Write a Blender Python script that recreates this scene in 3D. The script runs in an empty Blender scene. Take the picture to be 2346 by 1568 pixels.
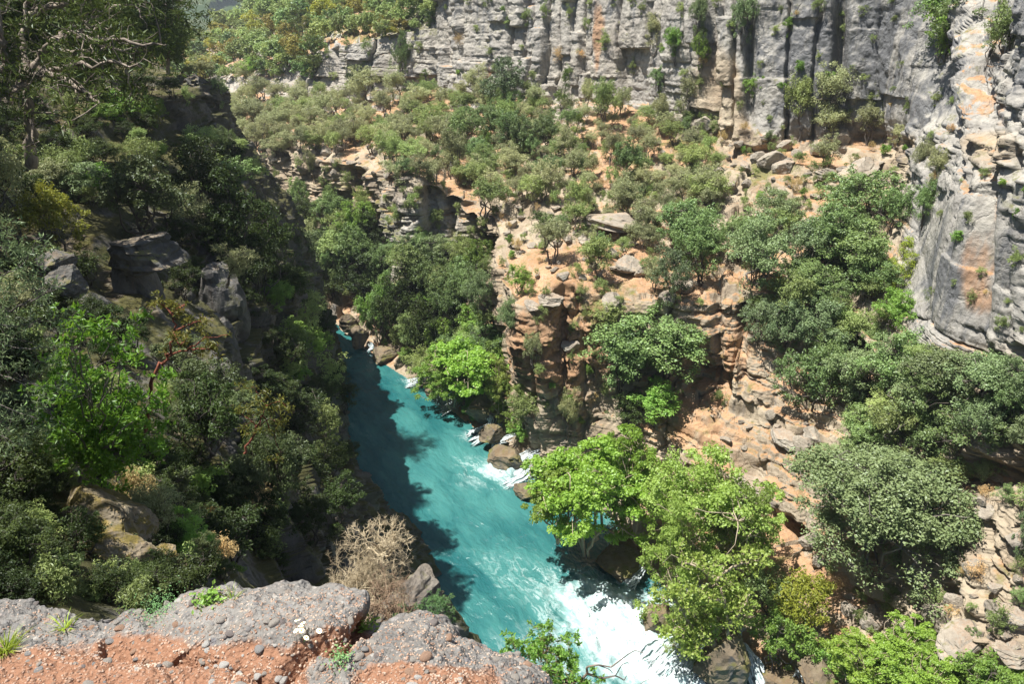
import bpy, math, random
import numpy as np
from mathutils import Vector, Matrix

R = math.radians
scene = bpy.context.scene
COL = scene.collection

# ------------------------------------------------------------------ camera, light, exposure
CAM_H, PITCH, FPX = 40.0, R(25.0), 1772.0          # 2346 x 1568 working pixels
cam_d = bpy.data.cameras.new('camera')
cam = bpy.data.objects.new('camera', cam_d)
COL.objects.link(cam)
cam.location = (0, 0, CAM_H)
cam.rotation_euler = (math.pi / 2 - PITCH, 0, 0)
cam_d.sensor_width = 36
cam_d.lens = 36 * FPX / 2346
cam_d.clip_end = 6000
cam_d.clip_start = 0.05
scene.camera = cam

SUN_AZ = (-1.0, -0.08)         # horizontal direction towards the sun
SUN_EL = R(69)
world = bpy.data.worlds.new('World')
scene.world = world
world.use_nodes = True
wn = world.node_tree
bg = wn.nodes['Background']
sky = wn.nodes.new('ShaderNodeTexSky')
sky.sky_type = 'NISHITA'
sky.sun_disc = False
sky.sun_elevation = SUN_EL
sky.sun_rotation = math.atan2(SUN_AZ[0], SUN_AZ[1])
sky.altitude = 300
sky.air_density = 1.0
sky.dust_density = 1.0
wn.links.new(sky.outputs[0], bg.inputs[0])
bg.inputs[1].default_value = 0.052

sun_d = bpy.data.lights.new('sun', 'SUN')
sun_d.energy = 5.0
sun_d.angle = R(0.5)
sun_d.color = (1.0, 0.965, 0.90)
sun = bpy.data.objects.new('sun', sun_d)
COL.objects.link(sun)
_a = Vector((SUN_AZ[0], SUN_AZ[1], 0)).normalized()
sd = Vector((_a.x * math.cos(SUN_EL), _a.y * math.cos(SUN_EL), math.sin(SUN_EL)))
sun.rotation_euler = sd.to_track_quat('Z', 'Y').to_euler()
sun.location = (0, 0, 120)

scene.view_settings.view_transform = 'Standard'
scene.view_settings.look = 'None'
scene.view_settings.exposure = 1.08
scene.view_settings.gamma = 1.0
scene.view_settings.use_curve_mapping = False
cy = scene.cycles
cy.max_bounces = 5
cy.diffuse_bounces = 3
cy.glossy_bounces = 2
cy.transmission_bounces = 3
cy.transparent_max_bounces = 6
cy.volume_bounces = 0
cy.caustics_reflective = False
cy.caustics_refractive = False
cy.sample_clamp_indirect = 6

rng = np.random.default_rng(7)
random.seed(7)

# ------------------------------------------------------------------ pixel <-> world (camera at the viewpoint)
CP, SP = math.cos(PITCH), math.sin(PITCH)
def P(u, v, Y):
    """point at forward distance Y that shows at working pixel u, v"""
    xr, yr = (u - 1173) / FPX, (784 - v) / FPX
    t = Y / (CP + yr * SP)
    return np.array((xr * t, Y, CAM_H + t * (-SP + yr * CP)))
def PW(u, v, z=0.0):
    xr, yr = (u - 1173) / FPX, (784 - v) / FPX
    t = (z - CAM_H) / (-SP + yr * CP)
    return np.array((xr * t, t * (CP + yr * SP), z))
def proj(X):
    X = np.asarray(X, float)
    x, y, z = X[..., 0], X[..., 1], X[..., 2] - CAM_H
    d = y * CP - z * SP
    h = y * SP + z * CP
    d = np.where(d > 0.05, d, np.nan)
    return 1173 + FPX * x / d, 784 - FPX * h / d, d

# ------------------------------------------------------------------ noise
def _h(ix, iy, iz, s=0):
    n = (ix.astype(np.int64) * 374761393 + iy.astype(np.int64) * 668265263 + iz.astype(np.int64) * 2147483647 + s * 1274126177) & 0xffffffff
    n = ((n ^ (n >> 13)) * 1274126177) & 0xffffffff
    n = ((n ^ (n >> 16)) * 2246822519) & 0xffffffff
    return ((n ^ (n >> 15)) & 0xffffff) / float(0xffffff)
def vnoise(X, s=0):
    """value noise, X (...,3) -> about -1..1"""
    F = np.floor(X); f = X - F; F = F.astype(np.int64)
    f = f * f * f * (f * (f * 6 - 15) + 10)
    o = 0
    for dx in (0, 1):
        wx = f[..., 0] if dx else 1 - f[..., 0]
        for dy in (0, 1):
            wy = f[..., 1] if dy else 1 - f[..., 1]
            for dz in (0, 1):
                wz = f[..., 2] if dz else 1 - f[..., 2]
                o = o + wx * wy * wz * _h(F[..., 0] + dx, F[..., 1] + dy, F[..., 2] + dz, s)
    return o * 2 - 1
def fbm(X, sc=1.0, octv=4, s=0, gain=0.5, st=(1, 1, 1)):
    X = np.asarray(X) * (np.array(st) * sc)
    a, o, t = 1.0, 0, 0
    for k in range(octv):
        o = o + a * vnoise(X + 17.3 * k, s + k); t += a
        X = X * 2.03; a *= gain
    return o / t
def sstep(a, b, x):
    t = np.clip((x - a) / (b - a), 0, 1)
    return t * t * (3 - 2 * t)
def h1(i, s=0):
    i = np.asarray(i)
    return _h(i, i * 0 + 5, i * 0 + 9, s)

A_ = np.array
def worley(X, s=0):
    F = np.floor(X).astype(np.int64); best = np.full(X.shape[:-1], 9.0); idv = np.zeros(X.shape[:-1])
    for dx in (-1, 0, 1):
        for dy in (-1, 0, 1):
            for dz in (-1, 0, 1):
                c = F + A((dx, dy, dz)); q = np.stack([_h(c[..., 0], c[..., 1], c[..., 2], s + k) for k in (1, 2, 3)], -1)
                dd = np.linalg.norm(c + q - X, axis=-1); mk_ = dd < best
                best = np.where(mk_, dd, best); idv = np.where(mk_, _h(c[..., 0], c[..., 1], c[..., 2], s + 9), idv)
    return best, idv

# irregular one-dimensional partitions (strata, joints)
def table(lo, hi, tmin, tmax, seed):
    r = np.random.default_rng(seed); t = [lo]
    while t[-1] < hi: t.append(t[-1] + tmin + (tmax - tmin) * r.random() ** 1.5)
    return np.array(t)
def cellpos(tab, x):
    i = np.clip(np.searchsorted(tab, x) - 1, 0, len(tab) - 2)
    th = tab[i + 1] - tab[i]
    f = np.clip((x - tab[i]) / th, 0, 1)
    return i, f, th
STR = table(-12, 80, 0.38, 1.7, 3)
STRF = table(-12, 80, 0.16, 0.55, 4)
JNT = table(-400, 400, 1.6, 6.5, 5)

def rock_disp(X, w, a, amp=1.0, smooth=None, bed=0.7, vj=1.0, blk3=1.0):
    """outward push (metres) of cliff rock at X; a = distance along the wall"""
    big = fbm(X, 0.045, 3, 11, st=(1, 1, 0.5))
    wz = X[..., 2] + 0.7 * fbm(X, 0.035, 2, 21, st=(1, 1, 0.2)) + 0.03 * a
    aw = a + 1.0 * fbm(X, 0.09, 2, 31) + 0.25 * fbm(X, 0.7, 2, 32)
    ij, fj, tj = cellpos(JNT, aw)
    tier = np.floor(wz / 6.5 + h1(ij, 3) * 2).astype(int)
    col = (_h(ij, tier, ij * 0, 41) - 0.5)
    ej = sstep(0.0, 0.32, np.minimum(fj, 1 - fj) * tj)
    iz, fz, tz = cellpos(STR, wz + 0.5 * h1(ij, 6) * 2)
    blk = _h(iz, ij, iz * 0, 51) - 0.5
    ez = sstep(0.0, 0.20, np.minimum(fz, 1 - fz) * tz)
    jz, gz, sz = cellpos(STRF, wz)
    a2 = np.floor(aw / 1.9 + h1(jz, 8) * 3).astype(int)
    b2 = _h(jz, a2, jz * 0, 61) - 0.5
    ez2 = sstep(0.0, 0.09, np.minimum(gz, 1 - gz) * sz)
    if smooth is None: smooth = 0
    ks = 1 - smooth
    has = (h1(iz, 77) > 0.45).astype(float) * (_h(iz, ij, iz * 0, 78) > 0.25)
    bm_ = bed * (0.35 + 0.9 * sstep(-0.3, 0.4, fbm(X, 0.10, 3, 88)))
    d = 2.0 * big + 2.3 * col * (0.30 + 0.70 * ks) + (ej - 1) * (0.5 + 0.8 * ks) * vj * (0.3 + 0.7 * (h1(ij, 9) > 0.3))
    d = d + ks * bm_ * (1.0 * blk + (ez - 1) * 0.55 * has + 0.30 * b2 + (ez2 - 1) * 0.12)
    _d, _id = worley(X * A_((0.40, 0.40, 0.55)) + 0.18 * fbm(X, 0.8, 2, 61)[..., None], 63)
    _d2, _id2 = worley(X * A_((1.05, 1.05, 1.5)) + 0.2 * fbm(X, 1.6, 2, 62)[..., None], 64)
    d = d + ks * blk3 * (1.15 * (_id - 0.5) + 0.42 * (_id2 - 0.5))
    d = d + (0.30 + 0.25 * smooth) * fbm(X, 0.35, 4, 71, st=(1, 1, 0.8)) + 0.16 * fbm(X, 1.6, 3, 75) + smooth * 0.6 * fbm(X, 0.25, 3, 72, st=(1, 1, 0.35))
    return amp * w * d

def terrace(z, X, k):
    wz = z + 1.2 * fbm(X * np.array((1, 1, 0)), 0.06, 2, 81) + 0.10 * fbm(X * np.array((1, 1, 0)), 0.7, 2, 82)
    i, f, th = cellpos(STR, wz)
    g = sstep(0.62, 0.98, f)
    i2, f2, th2 = cellpos(STRF, wz)
    g2 = sstep(0.5, 1.0, f2)
    return z + k * ((g - f) * th * 0.75 + (g2 - f2) * th2 * 0.5)


# ------------------------------------------------------------------ mesh helpers
def mesh_np(name, V, F, attrs=None, smooth=False, fattr=None, uv=None):
    V = np.ascontiguousarray(V, np.float32).reshape(-1, 3)
    F = np.ascontiguousarray(F, np.int32)
    me = bpy.data.meshes.new(name)
    n, k = F.shape
    me.vertices.add(len(V)); me.vertices.foreach_set('co', V.ravel())
    me.loops.add(n * k); me.loops.foreach_set('vertex_index', F.ravel())
    me.polygons.add(n); me.polygons.foreach_set('loop_start', np.arange(0, n * k, k, dtype=np.int32))
    me.polygons.foreach_set('use_smooth', np.full(n, smooth, bool))
    me.update(calc_edges=True)
    for nm, a in (attrs or {}).items():
        at = me.attributes.new(nm, 'FLOAT', 'POINT'); at.data.foreach_set('value', np.ascontiguousarray(a, np.float32).ravel())
    for nm, a in (fattr or {}).items():
        at = me.attributes.new(nm, 'FLOAT', 'FACE'); at.data.foreach_set('value', np.ascontiguousarray(a, np.float32).ravel())
    return me
def grid_faces(n, m):
    i = np.arange(n - 1)[:, None] * m + np.arange(m - 1)[None, :]
    return np.stack((i, i + 1, i + m + 1, i + m), -1).reshape(-1, 4)
def link(name, me, mat=None, parent=None, loc=None, rot=None, sc=None):
    o = bpy.data.objects.new(name, me)
    COL.objects.link(o)
    if mat is not None and me is not None and len(me.materials) == 0: me.materials.append(mat)
    if parent is not None: o.parent = parent
    if loc is not None: o.location = loc
    if rot is not None: o.rotation_euler = rot
    if sc is not None: o.scale = sc
    return o
def tag(o, label=None, cat=None, group=None, kind=None):
    if label: o['label'] = label
    if cat: o['category'] = cat
    if group: o['group'] = group
    if kind: o['kind'] = kind
    return o

def catmull(K, t):
    """K (n,3) keys at integer params, t (m,) -> (m,3)"""
    n = len(K)
    i = np.clip(np.floor(t).astype(int), 0, n - 2); f = (t - i)[:, None]
    g = lambda j: K[np.clip(j, 0, n - 1)]
    p0, p1, p2, p3 = g(i - 1), g(i), g(i + 1), g(i + 2)
    d1, d2 = (p2 - p0) * 0.5, (p3 - p1) * 0.5
    f2, f3 = f * f, f * f * f
    c = (2 * f3 - 3 * f2 + 1) * p1 + (f3 - 2 * f2 + f) * d1 + (-2 * f3 + 3 * f2) * p2 + (f3 - f2) * d2
    lin = p1 * (1 - f) + p2 * f
    return 0.55 * c + 0.45 * lin

def loft(K, ncol, nrow, pxc=None, pxr=None, blur=2):
    """K (rows, stations, 3) control net -> dense grid (sum nrow, sum ncol, 3)"""
    nr, ns = K.shape[:2]
    t = np.concatenate([np.linspace(i, i + 1, c, endpoint=False) for i, c in enumerate(ncol)] + [[ns - 1]])
    C = np.stack([catmull(K[r], t) for r in range(nr)])
    out = []
    for r in range(nr - 1):
        f = np.linspace(0, 1, nrow[r], endpoint=False)[:, None, None]
        out.append(C[r][None] * (1 - f) + C[r + 1][None] * f)
    out.append(C[-1][None])
    G = np.concatenate(out)
    for _ in range(blur):
        G[1:-1] = 0.25 * G[:-2] + 0.5 * G[1:-1] + 0.25 * G[2:]
        G[:, 1:-1] = 0.25 * G[:, :-2] + 0.5 * G[:, 1:-1] + 0.25 * G[:, 2:]
    return G
def gnormals(G):
    du = np.gradient(G, axis=1); dv = np.gradient(G, axis=0)
    n = np.cross(du, dv)
    return n / np.maximum(np.linalg.norm(n, axis=-1, keepdims=True), 1e-9)
def blurg(A, k):
    for _ in range(k):
        A = A.copy()
        A[1:-1] = 0.25 * A[:-2] + 0.5 * A[1:-1] + 0.25 * A[2:]
        A[:, 1:-1] = 0.25 * A[:, :-2] + 0.5 * A[:, 1:-1] + 0.25 * A[:, 2:]
    return A

# ------------------------------------------------------------------ materials
def newmat(name):
    m = bpy.data.materials.new(name); m.use_nodes = True
    nt = m.node_tree
    for n in list(nt.nodes):
        if n.type != 'OUTPUT_MATERIAL': nt.nodes.remove(n)
    return m, nt, nt.nodes['Material Output']
class NB:
    def __init__(s, nt): s.nt = nt
    def n(s, t, **k):
        x = s.nt.nodes.new(t)
        for a, b in k.items(): setattr(x, a, b)
        return x
    def l(s, a, b): s.nt.links.new(a, b)
    def val(s, inp, v):
        if hasattr(v, 'is_output') or isinstance(v, bpy.types.NodeSocket): s.l(v, inp)
        else: inp.default_value = v
    def noise(s, vec, scale, detail=4, rough=0.55, dist=0.0):
        x = s.n('ShaderNodeTexNoise'); s.l(vec, x.inputs['Vector'])
        x.inputs['Scale'].default_value = scale; x.inputs['Detail'].default_value = detail
        x.inputs['Roughness'].default_value = rough; x.inputs['Distortion'].default_value = dist
        return x.outputs['Fac']
    def vor(s, vec, scale, feat='F1', out='Distance'):
        x = s.n('ShaderNodeTexVoronoi', feature=feat); s.l(vec, x.inputs['Vector']); x.inputs['Scale'].default_value = scale
        return x.outputs[out]
    def vmap(s, vec, sc, rot=(0, 0, 0)):
        x = s.n('ShaderNodeMapping'); s.l(vec, x.inputs[0]); x.inputs['Scale'].default_value = sc; x.inputs['Rotation'].default_value = rot
        return x.outputs[0]
    def ramp(s, f, lo, hi, a=0.0, b=1.0, smooth=True):
        x = s.n('ShaderNodeMapRange'); x.interpolation_type = 'SMOOTHSTEP' if smooth else 'LINEAR'
        s.val(x.inputs['Value'], f)
        x.inputs['From Min'].default_value = lo; x.inputs['From Max'].default_value = hi
        x.inputs['To Min'].default_value = a; x.inputs['To Max'].default_value = b
        return x.outputs[0]
    def math(s, op, a, b=0.0, c=None):
        x = s.n('ShaderNodeMath', operation=op); s.val(x.inputs[0], a); s.val(x.inputs[1], b)
        if c is not None: s.val(x.inputs[2], c)
        return x.outputs[0]
    def mix(s, f, a, b, mode='MIX'):
        x = s.n('ShaderNodeMix', data_type='RGBA', blend_type=mode)
        s.val(x.inputs[0], f)
        for i, v in ((6, a), (7, b)):
            if isinstance(v, tuple): x.inputs[i].default_value = (*v, 1)
            else: s.l(v, x.inputs[i])
        return x.outputs[2]
    def attr(s, nm):
        x = s.n('ShaderNodeAttribute', attribute_name=nm); return x.outputs['Fac']
    def bump(s, h, strength, dist, normal=None):
        x = s.n('ShaderNodeBump'); s.val(x.inputs['Height'], h); x.inputs['Strength'].default_value = strength
        x.inputs['Distance'].default_value = dist
        if normal is not None: s.l(normal, x.inputs['Normal'])
        return x.outputs[0]

def rock_material(name, light=(0.42, 0.395, 0.345), mid=(0.31, 0.292, 0.265), warm=1.0, dark=(0.115, 0.12, 0.13), soil=(0.37, 0.215, 0.115),
                  moss=(0.10, 0.10, 0.03), wear=1.0, soil_amt=1.0, moss_amt=0.3, scale=1.0, pebbly=0.0):
    m, nt, out = newmat(name); b = NB(nt)
    tc = b.n('ShaderNodeTexCoord').outputs['Object']
    geo = b.n('ShaderNodeNewGeometry')
    sep = b.n('ShaderNodeSeparateXYZ'); b.l(geo.outputs['Normal'], sep.inputs[0]); nz = sep.outputs[2]
    n1 = b.noise(tc, 0.35 * scale, 5, 0.6)
    n2 = b.noise(tc, 2.2 * scale, 6, 0.65)
    n3 = b.noise(tc, 0.07 * scale, 3, 0.5)
    streak = b.noise(b.vmap(tc, (0.55, 0.55, 0.05)), 1.0 * scale, 5, 0.62)
    streak2 = b.noise(b.vmap(tc, (2.6, 2.6, 0.16)), 1.0 * scale, 4, 0.6)
    c = b.mix(b.ramp(n1, 0.35, 0.65), mid, light)
    c = b.mix(b.ramp(n2, 0.35, 0.70, 0, 0.55), c, tuple(x * 0.6 for x in mid))
    steep = b.ramp(nz, 0.72, 0.30)
    grey = b.attr('grey')
    wc = b.mix(b.ramp(n1, 0.35, 0.65), (0.30, 0.225, 0.145), (0.40, 0.325, 0.225))
    c = b.mix(b.math('MULTIPLY', b.ramp(b.math('ADD', grey, b.math('MULTIPLY', n3, 0.3)), 0.42, 0.16), warm * 0.8), c, wc)
    c = b.mix(b.ramp(n2, 0.52, 0.75, 0, 0.35), c, (0.14, 0.12, 0.10))
    thr = b.math('ADD', b.math('MULTIPLY', grey, 0.20), b.math('MULTIPLY_ADD', streak2, 0.30, b.math('SUBTRACT', streak, 0.15)))
    sk = b.math('MULTIPLY', b.ramp(thr, 0.56, 0.74, 0, 0.8 * wear), steep)
    c = b.mix(sk, c, dark)
    # rusty orange seep
    og = b.attr('orange')
    so = b.math('MULTIPLY', b.ramp(b.math('ADD', b.noise(b.vmap(tc, (1, 1, 0.14)), 0.42 * scale, 5, 0.6), b.math('MULTIPLY', og, 0.36)), 0.66, 0.86, 0, 0.75), 1.0)
    c = b.mix(so, c, b.mix(n2, (0.44, 0.25, 0.13), (0.27, 0.14, 0.07)))
    # orange soil lying on flats
    fl = b.math('ADD', nz, b.math('MULTIPLY_ADD', n2, 0.40, b.math('MULTIPLY', b.math('SUBTRACT', n3, 0.5), 1.1)))
    fl = b.math('ADD', fl, b.math('MULTIPLY', og, 0.22))
    sf = b.ramp(fl, 1.03, 1.17, 0, soil_amt)
    sc_ = b.mix(b.ramp(n1, 0.3, 0.7), soil, tuple(min(1, x * 1.25 + 0.05) for x in soil))
    sc_ = b.mix(b.ramp(b.noise(tc, 7 * scale, 4, 0.7), 0.45, 0.7, 0, 0.55), sc_, tuple(x * 0.62 for x in soil))
    sc_ = b.mix(b.ramp(b.noise(tc, 0.9 * scale, 6, 0.7), 0.50, 0.66, 0, 0.7), sc_, (0.17, 0.15, 0.065))
    sc_ = b.mix(b.ramp(b.noise(tc, 2.7 * scale, 6, 0.75), 0.52, 0.68, 0, 0.75), sc_, (0.30, 0.27, 0.22))
    c = b.mix(sf, c, sc_)
    gr = b.math('ADD', b.noise(tc, 0.55 * scale, 5, 0.65), b.math('MULTIPLY', b.attr('green'), 0.3))
    mo = b.math('MULTIPLY', b.ramp(gr, 0.60 - 0.12 * moss_amt, 0.74 - 0.1 * moss_amt, 0, 0.8), b.ramp(nz, 0.1, 0.6))
    c = b.mix(mo, c, b.mix(n2, moss, tuple(x * 1.9 for x in moss)))
    if pebbly:
        vz = b.n('ShaderNodeTexVoronoi'); b.l(tc, vz.inputs['Vector']); vz.inputs['Scale'].default_value = 6 * scale
        hv = b.n('ShaderNodeSeparateColor'); b.l(vz.outputs['Color'], hv.inputs[0])
        c = b.mix(pebbly * 0.5, c, b.mix(hv.outputs[0], tuple(x * 0.5 for x in mid), tuple(min(1, x * 1.25) for x in light)))
    bs = b.n('ShaderNodeBsdfPrincipled')
    b.l(c, bs.inputs['Base Color']); bs.inputs['Roughness'].default_value = 0.92
    bs.inputs['Specular IOR Level'].default_value = 0.2
    h = b.math('MULTIPLY_ADD', b.noise(tc, 3.2 * scale, 8, 0.72), 0.6, b.math('MULTIPLY', b.vor(tc, 2.6 * scale), 0.35))
    h2 = b.noise(b.vmap(tc, (1, 1, 5.5)), 1.0 * scale, 5, 0.6)
    wn_ = b.n('ShaderNodeTexNoise'); b.l(tc, wn_.inputs['Vector']); wn_.inputs['Scale'].default_value = 0.9 * scale; wn_.inputs['Detail'].default_value = 3
    wvm = b.n('ShaderNodeVectorMath', operation='MULTIPLY_ADD'); b.l(wn_.outputs['Color'], wvm.inputs[0]); wvm.inputs[1].default_value = (1.6, 1.6, 1.6); b.l(tc, wvm.inputs[2]); wvec = wvm.outputs[0]
    ck = b.n('ShaderNodeTexVoronoi', feature='DISTANCE_TO_EDGE'); b.l(b.vmap(wvec, (0.34, 0.34, 0.16)), ck.inputs['Vector']); ck.inputs['Scale'].default_value = scale * 1.3
    nn = b.bump(b.ramp(ck.outputs['Distance'], 0.0, 0.035), 0.4, 0.2 / scale)
    nn = b.bump(h, 0.85, 0.24 / scale, nn)
    nn = b.bump(h2, 0.14, 0.18 / scale, nn)
    b.l(nn, bs.inputs['Normal'])
    b.l(bs.outputs[0], out.inputs[0])
    return m
# ------------------------------------------------------------------ the land: right side of the canyon
A = np.array
def W(x, y, z): return A((x, y, z), float)
# stations from near (right edge) to far (left); each: waterline, bank top, foot and top of lower cliff, mid slope, foot and top of upper cliff
ST = [
 # waterline       R2                R3                 R4                 R5                 R6                 R7
 (W(28,20,0),      W(33,17,5),       W(36,16,10),       W(39,15,14),       W(42,15,17),       W(44,15,19),       W(52,14,44)),
 (W(22,27.5,0),    P(2346,1530,28.6),P(2346,1250,33),   P(2346,1000,36.5), P(2330,880,39),    P(2346,850,39.5),  P(2480,-200,50)),
 (W(18.6,32.5,0),  P(2220,1450,32.5),P(2230,1190,37),   P(2230,930,41),    P(2230,825,43),    P(2225,795,43.3),  P(2400,-100,55)),
 (PW(1800,1568),   P(2080,1400,36),  P(2110,1110,41),   P(2100,900,44.5),  P(2110,780,47),    P(2135,735,47.3),  P(2310,60,60)),
 (PW(1700,1490),   P(1960,1340,39.5),P(2010,1030,45.5), P(2010,780,51),    P(2075,520,61),    P(2092,400,66),    P(2190,-250,76)),
 (PW(1620,1425),   P(1870,1230,43),  P(1880,960,49.5),  P(1930,690,57),    P(1990,440,69),    P(2010,330,77),    P(2010,-250,84)),
 (PW(1560,1380),   P(1760,1190,46),  P(1740,930,53),    P(1790,680,58),    P(1830,450,71),    P(1820,330,80),    P(1820,-250,88)),
 (PW(1500,1330),   P(1640,1150,48),  P(1630,915,55),    P(1670,690,58.5),  P(1670,480,72),    P(1640,335,83),    P(1650,-250,91)),
 (PW(1390,1250),   P(1470,1080,54),  P(1440,920,58),    P(1430,690,61.5),  P(1450,450,78),    P(1450,255,100),   P(1450,-250,108)),
 (PW(1290,1150),   P(1330,1050,57.5),P(1310,930,59.5),  P(1290,660,62.5),  P(1300,440,81),    P(1320,225,106),   P(1320,-250,114)),
 (PW(1235,1085),   P(1235,1040,59),  P(1215,950,60),    P(1195,690,62),    P(1190,450,84),    P(1200,225,111),   P(1200,-250,119)),
 (PW(1110,1005),   P(1150,930,67),   P(1130,760,73),    P(1120,520,80),    P(1100,380,94),    P(1080,215,118),   P(1080,-250,127)),
 (PW(1020,925),    P(1060,820,76),   P(1060,640,81.5),  P(1050,440,86.5),  P(1020,330,102),   P(1000,205,127),   P(1000,-40,135)),
 (PW(960,880),     P(960,780,80),    P(945,630,84),     P(930,405,87.5),   P(930,300,108),    P(930,200,132),    P(930,60,139)),
 (PW(870,830),     P(880,740,87),    P(850,560,94),     P(850,395,98),     P(820,290,118),    P(820,230,132),    P(820,95,138)),
 (PW(760,738),     P(750,700,94),    P(720,490,101),    P(690,365,106),    P(680,290,122),    P(690,225,142),    P(700,130,152)),
 (W(-36,103,0),    P(620,640,103),   P(600,470,109),    P(580,335,118),    P(560,270,138),    P(560,205,160),    P(560,170,166)),
 (W(-52,108,0),    W(-52,112,3),     P(470,430,122),    P(450,320,140),    P(440,260,160),    P(430,205,185),    P(430,185,195)),
 (W(-90,108,0),    W(-90,114,4),     W(-92,120,9),      P(200,330,150),    P(200,260,170),    P(200,190,195),    P(200,150,215)),
]
R8 = [W(62,14,48), P(2560,-300,70), P(2480,-250,75), P(2360,-150,85), P(2200,-300,95), P(2010,-300,105), P(1820,-300,115), P(1650,-300,118), P(1450,-300,135),
      P(1320,-300,140), P(1200,-300,145), P(1080,-300,150), P(1000,-120,165), P(950,-20,185), P(830,0,205), P(700,25,225), P(560,105,245), P(430,130,260), P(200,110,280)]
R9 = [W(90,20,55)] + [P(u, -420, y) for u, y in ((2346,150),(2235,150),(2128,160),(2110,170),(2010,180),(1820,190),(1650,200),(1450,210),(1320,220),(1200,230),(1080,240))] + \
     [P(1010,-260,280), P(950,-190,300), P(830,-140,330), P(700,-30,330), P(560,45,330), P(430,105,330), P(150,105,380)]
RM = [s[0] + A((-3.5, -1.5, -5)) for s in ST]     # under water
R65 = [s[5] * 0.55 + s[6] * 0.45 for s in ST]
R65[1], R65[2], R65[3] = P(2346, 420, 42.5), P(2235, 415, 47), P(2150, 445, 49.5)
K = np.array([[RM[i]] + list(ST[i][:6]) + [R65[i], ST[i][6], R8[i], R9[i]] for i in range(len(ST))]).transpose(1, 0, 2)

ncol = []
for i in range(len(ST) - 1):
    ua, va, _ = proj(K[:, i]); ub, vb, _ = proj(K[:, i + 1])
    ncol.append(int(np.clip(np.nanmean(np.abs(ua - ub)[4:8]) * 0.46, 14, 90)))
ncol[0] = 16; ncol[-1] = 20; ncol[3] = 80
nrow = [6, 50, 90, 110, 110, 66, 90, 120, 40, 24]
G0 = loft(K, ncol, nrow)
N0 = gnormals(G0)
if N0[G0.shape[0] // 2, G0.shape[1] // 2, 1] > 0: N0 = -N0
NS = blurg(N0, 10)
NS /= np.maximum(np.linalg.norm(NS, axis=-1, keepdims=True), 1e-6)
w = sstep(0.80, 0.50, np.abs(NS[..., 2]))
nh = NS.copy(); nh[..., 2] *= 0.15
nh /= np.maximum(np.linalg.norm(nh, axis=-1, keepdims=True), 1e-6)
al = -G0[..., 0] * 0.60 + G0[..., 1] * 0.75
_rs = np.cumsum([0] + nrow); _i = np.arange(G0.shape[0])[:, None]; _t = sstep(_rs[4] + 10, _rs[6] - 10, _i)
al = (1 - _t) * al[int(_rs[3])][None] + _t * al[_rs[6]][None]
u0, v0, d0 = proj(G0)
U = np.nan_to_num(u0, nan=-999); Vv = np.nan_to_num(v0, nan=-999)
def blob(u, v, ru, rv, pw=1.0): return np.exp(-(((U - u) / ru) ** 2 + ((Vv - v) / rv) ** 2) * pw)
# massive smooth limestone on the right, thin beds elsewhere
smooth = np.clip(sstep(1600, 1760, U) * sstep(330, 240, Vv) * sstep(2170, 2110, U) + blob(2190, 610, 150, 170) * 1.6 + 0.35 * sstep(1180, 1300, U) * sstep(320, 250, Vv), 0, 1)
G = G0.copy()
D = rock_disp(G0, w, al, 1.0, smooth, bed=(0.32 + 0.7 * sstep(250, 420, Vv) + 0.4 * sstep(2100, 2160, U)) * (1 - 0.6 * sstep(1800, 1900, U) * sstep(1050, 1150, Vv)), vj=1 + 0.8 * sstep(330, 230, Vv), blk3=1 - 0.72 * sstep(330, 250, Vv) * sstep(2120, 2060, U))
fad = np.ones_like(D)
nr0 = np.cumsum([0] + nrow)
rowi = np.arange(G0.shape[0])[:, None]
fad = fad * np.clip((rowi - 2) / 20, 0, 1)
dn = sstep(20, 70, np.nan_to_num(d0, nan=10))
D = D * (1 - 0.62 * sstep(1150, 1200, U) * sstep(1480, 1400, U) * sstep(600, 640, Vv)) * (1 - 0.55 * np.clip(blob(2200, 600, 140, 170) * 1.5, 0, 1))
G += nh * (D * fad * (0.55 + 0.45 * dn))[..., None]
sl = (1 - w) * fad
G[..., 2] = terrace(G[..., 2], G, sl * 0.9 * sstep(-0.55, 0.25, fbm(G0, 0.08, 2, 91)) * (1 - 0.6 * sstep(170, 220, G0[..., 1])))
G[..., 2] += sl * (0.9 * fbm(G0, 0.12, 3, 93) + 0.28 * fbm(G0, 0.6, 3, 94))
_m = sl * (1 - 0.65 * sstep(1850, 1950, U) * sstep(1050, 1150, Vv)) * sstep(-0.15, 0.25, fbm(G0, 0.09, 3, 97)) * (1 - 0.7 * sstep(150, 200, G0[..., 1]))
_q = G0 * A((0.42, 0.42, 0.25)) + 0.35 * fbm(G0, 0.5, 2, 99)[..., None]; _d, _id = worley(_q, 98)
G[..., 2] += _m * (0.95 * (_id - 0.35) + 0.3 * (0.5 - _d))
_q = G0 * A((0.95, 0.95, 0.5)); _d, _id = worley(_q, 101); G[..., 2] += _m * (0.30 * (_id - 0.4) + 0.16 * (0.5 - _d))
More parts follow.
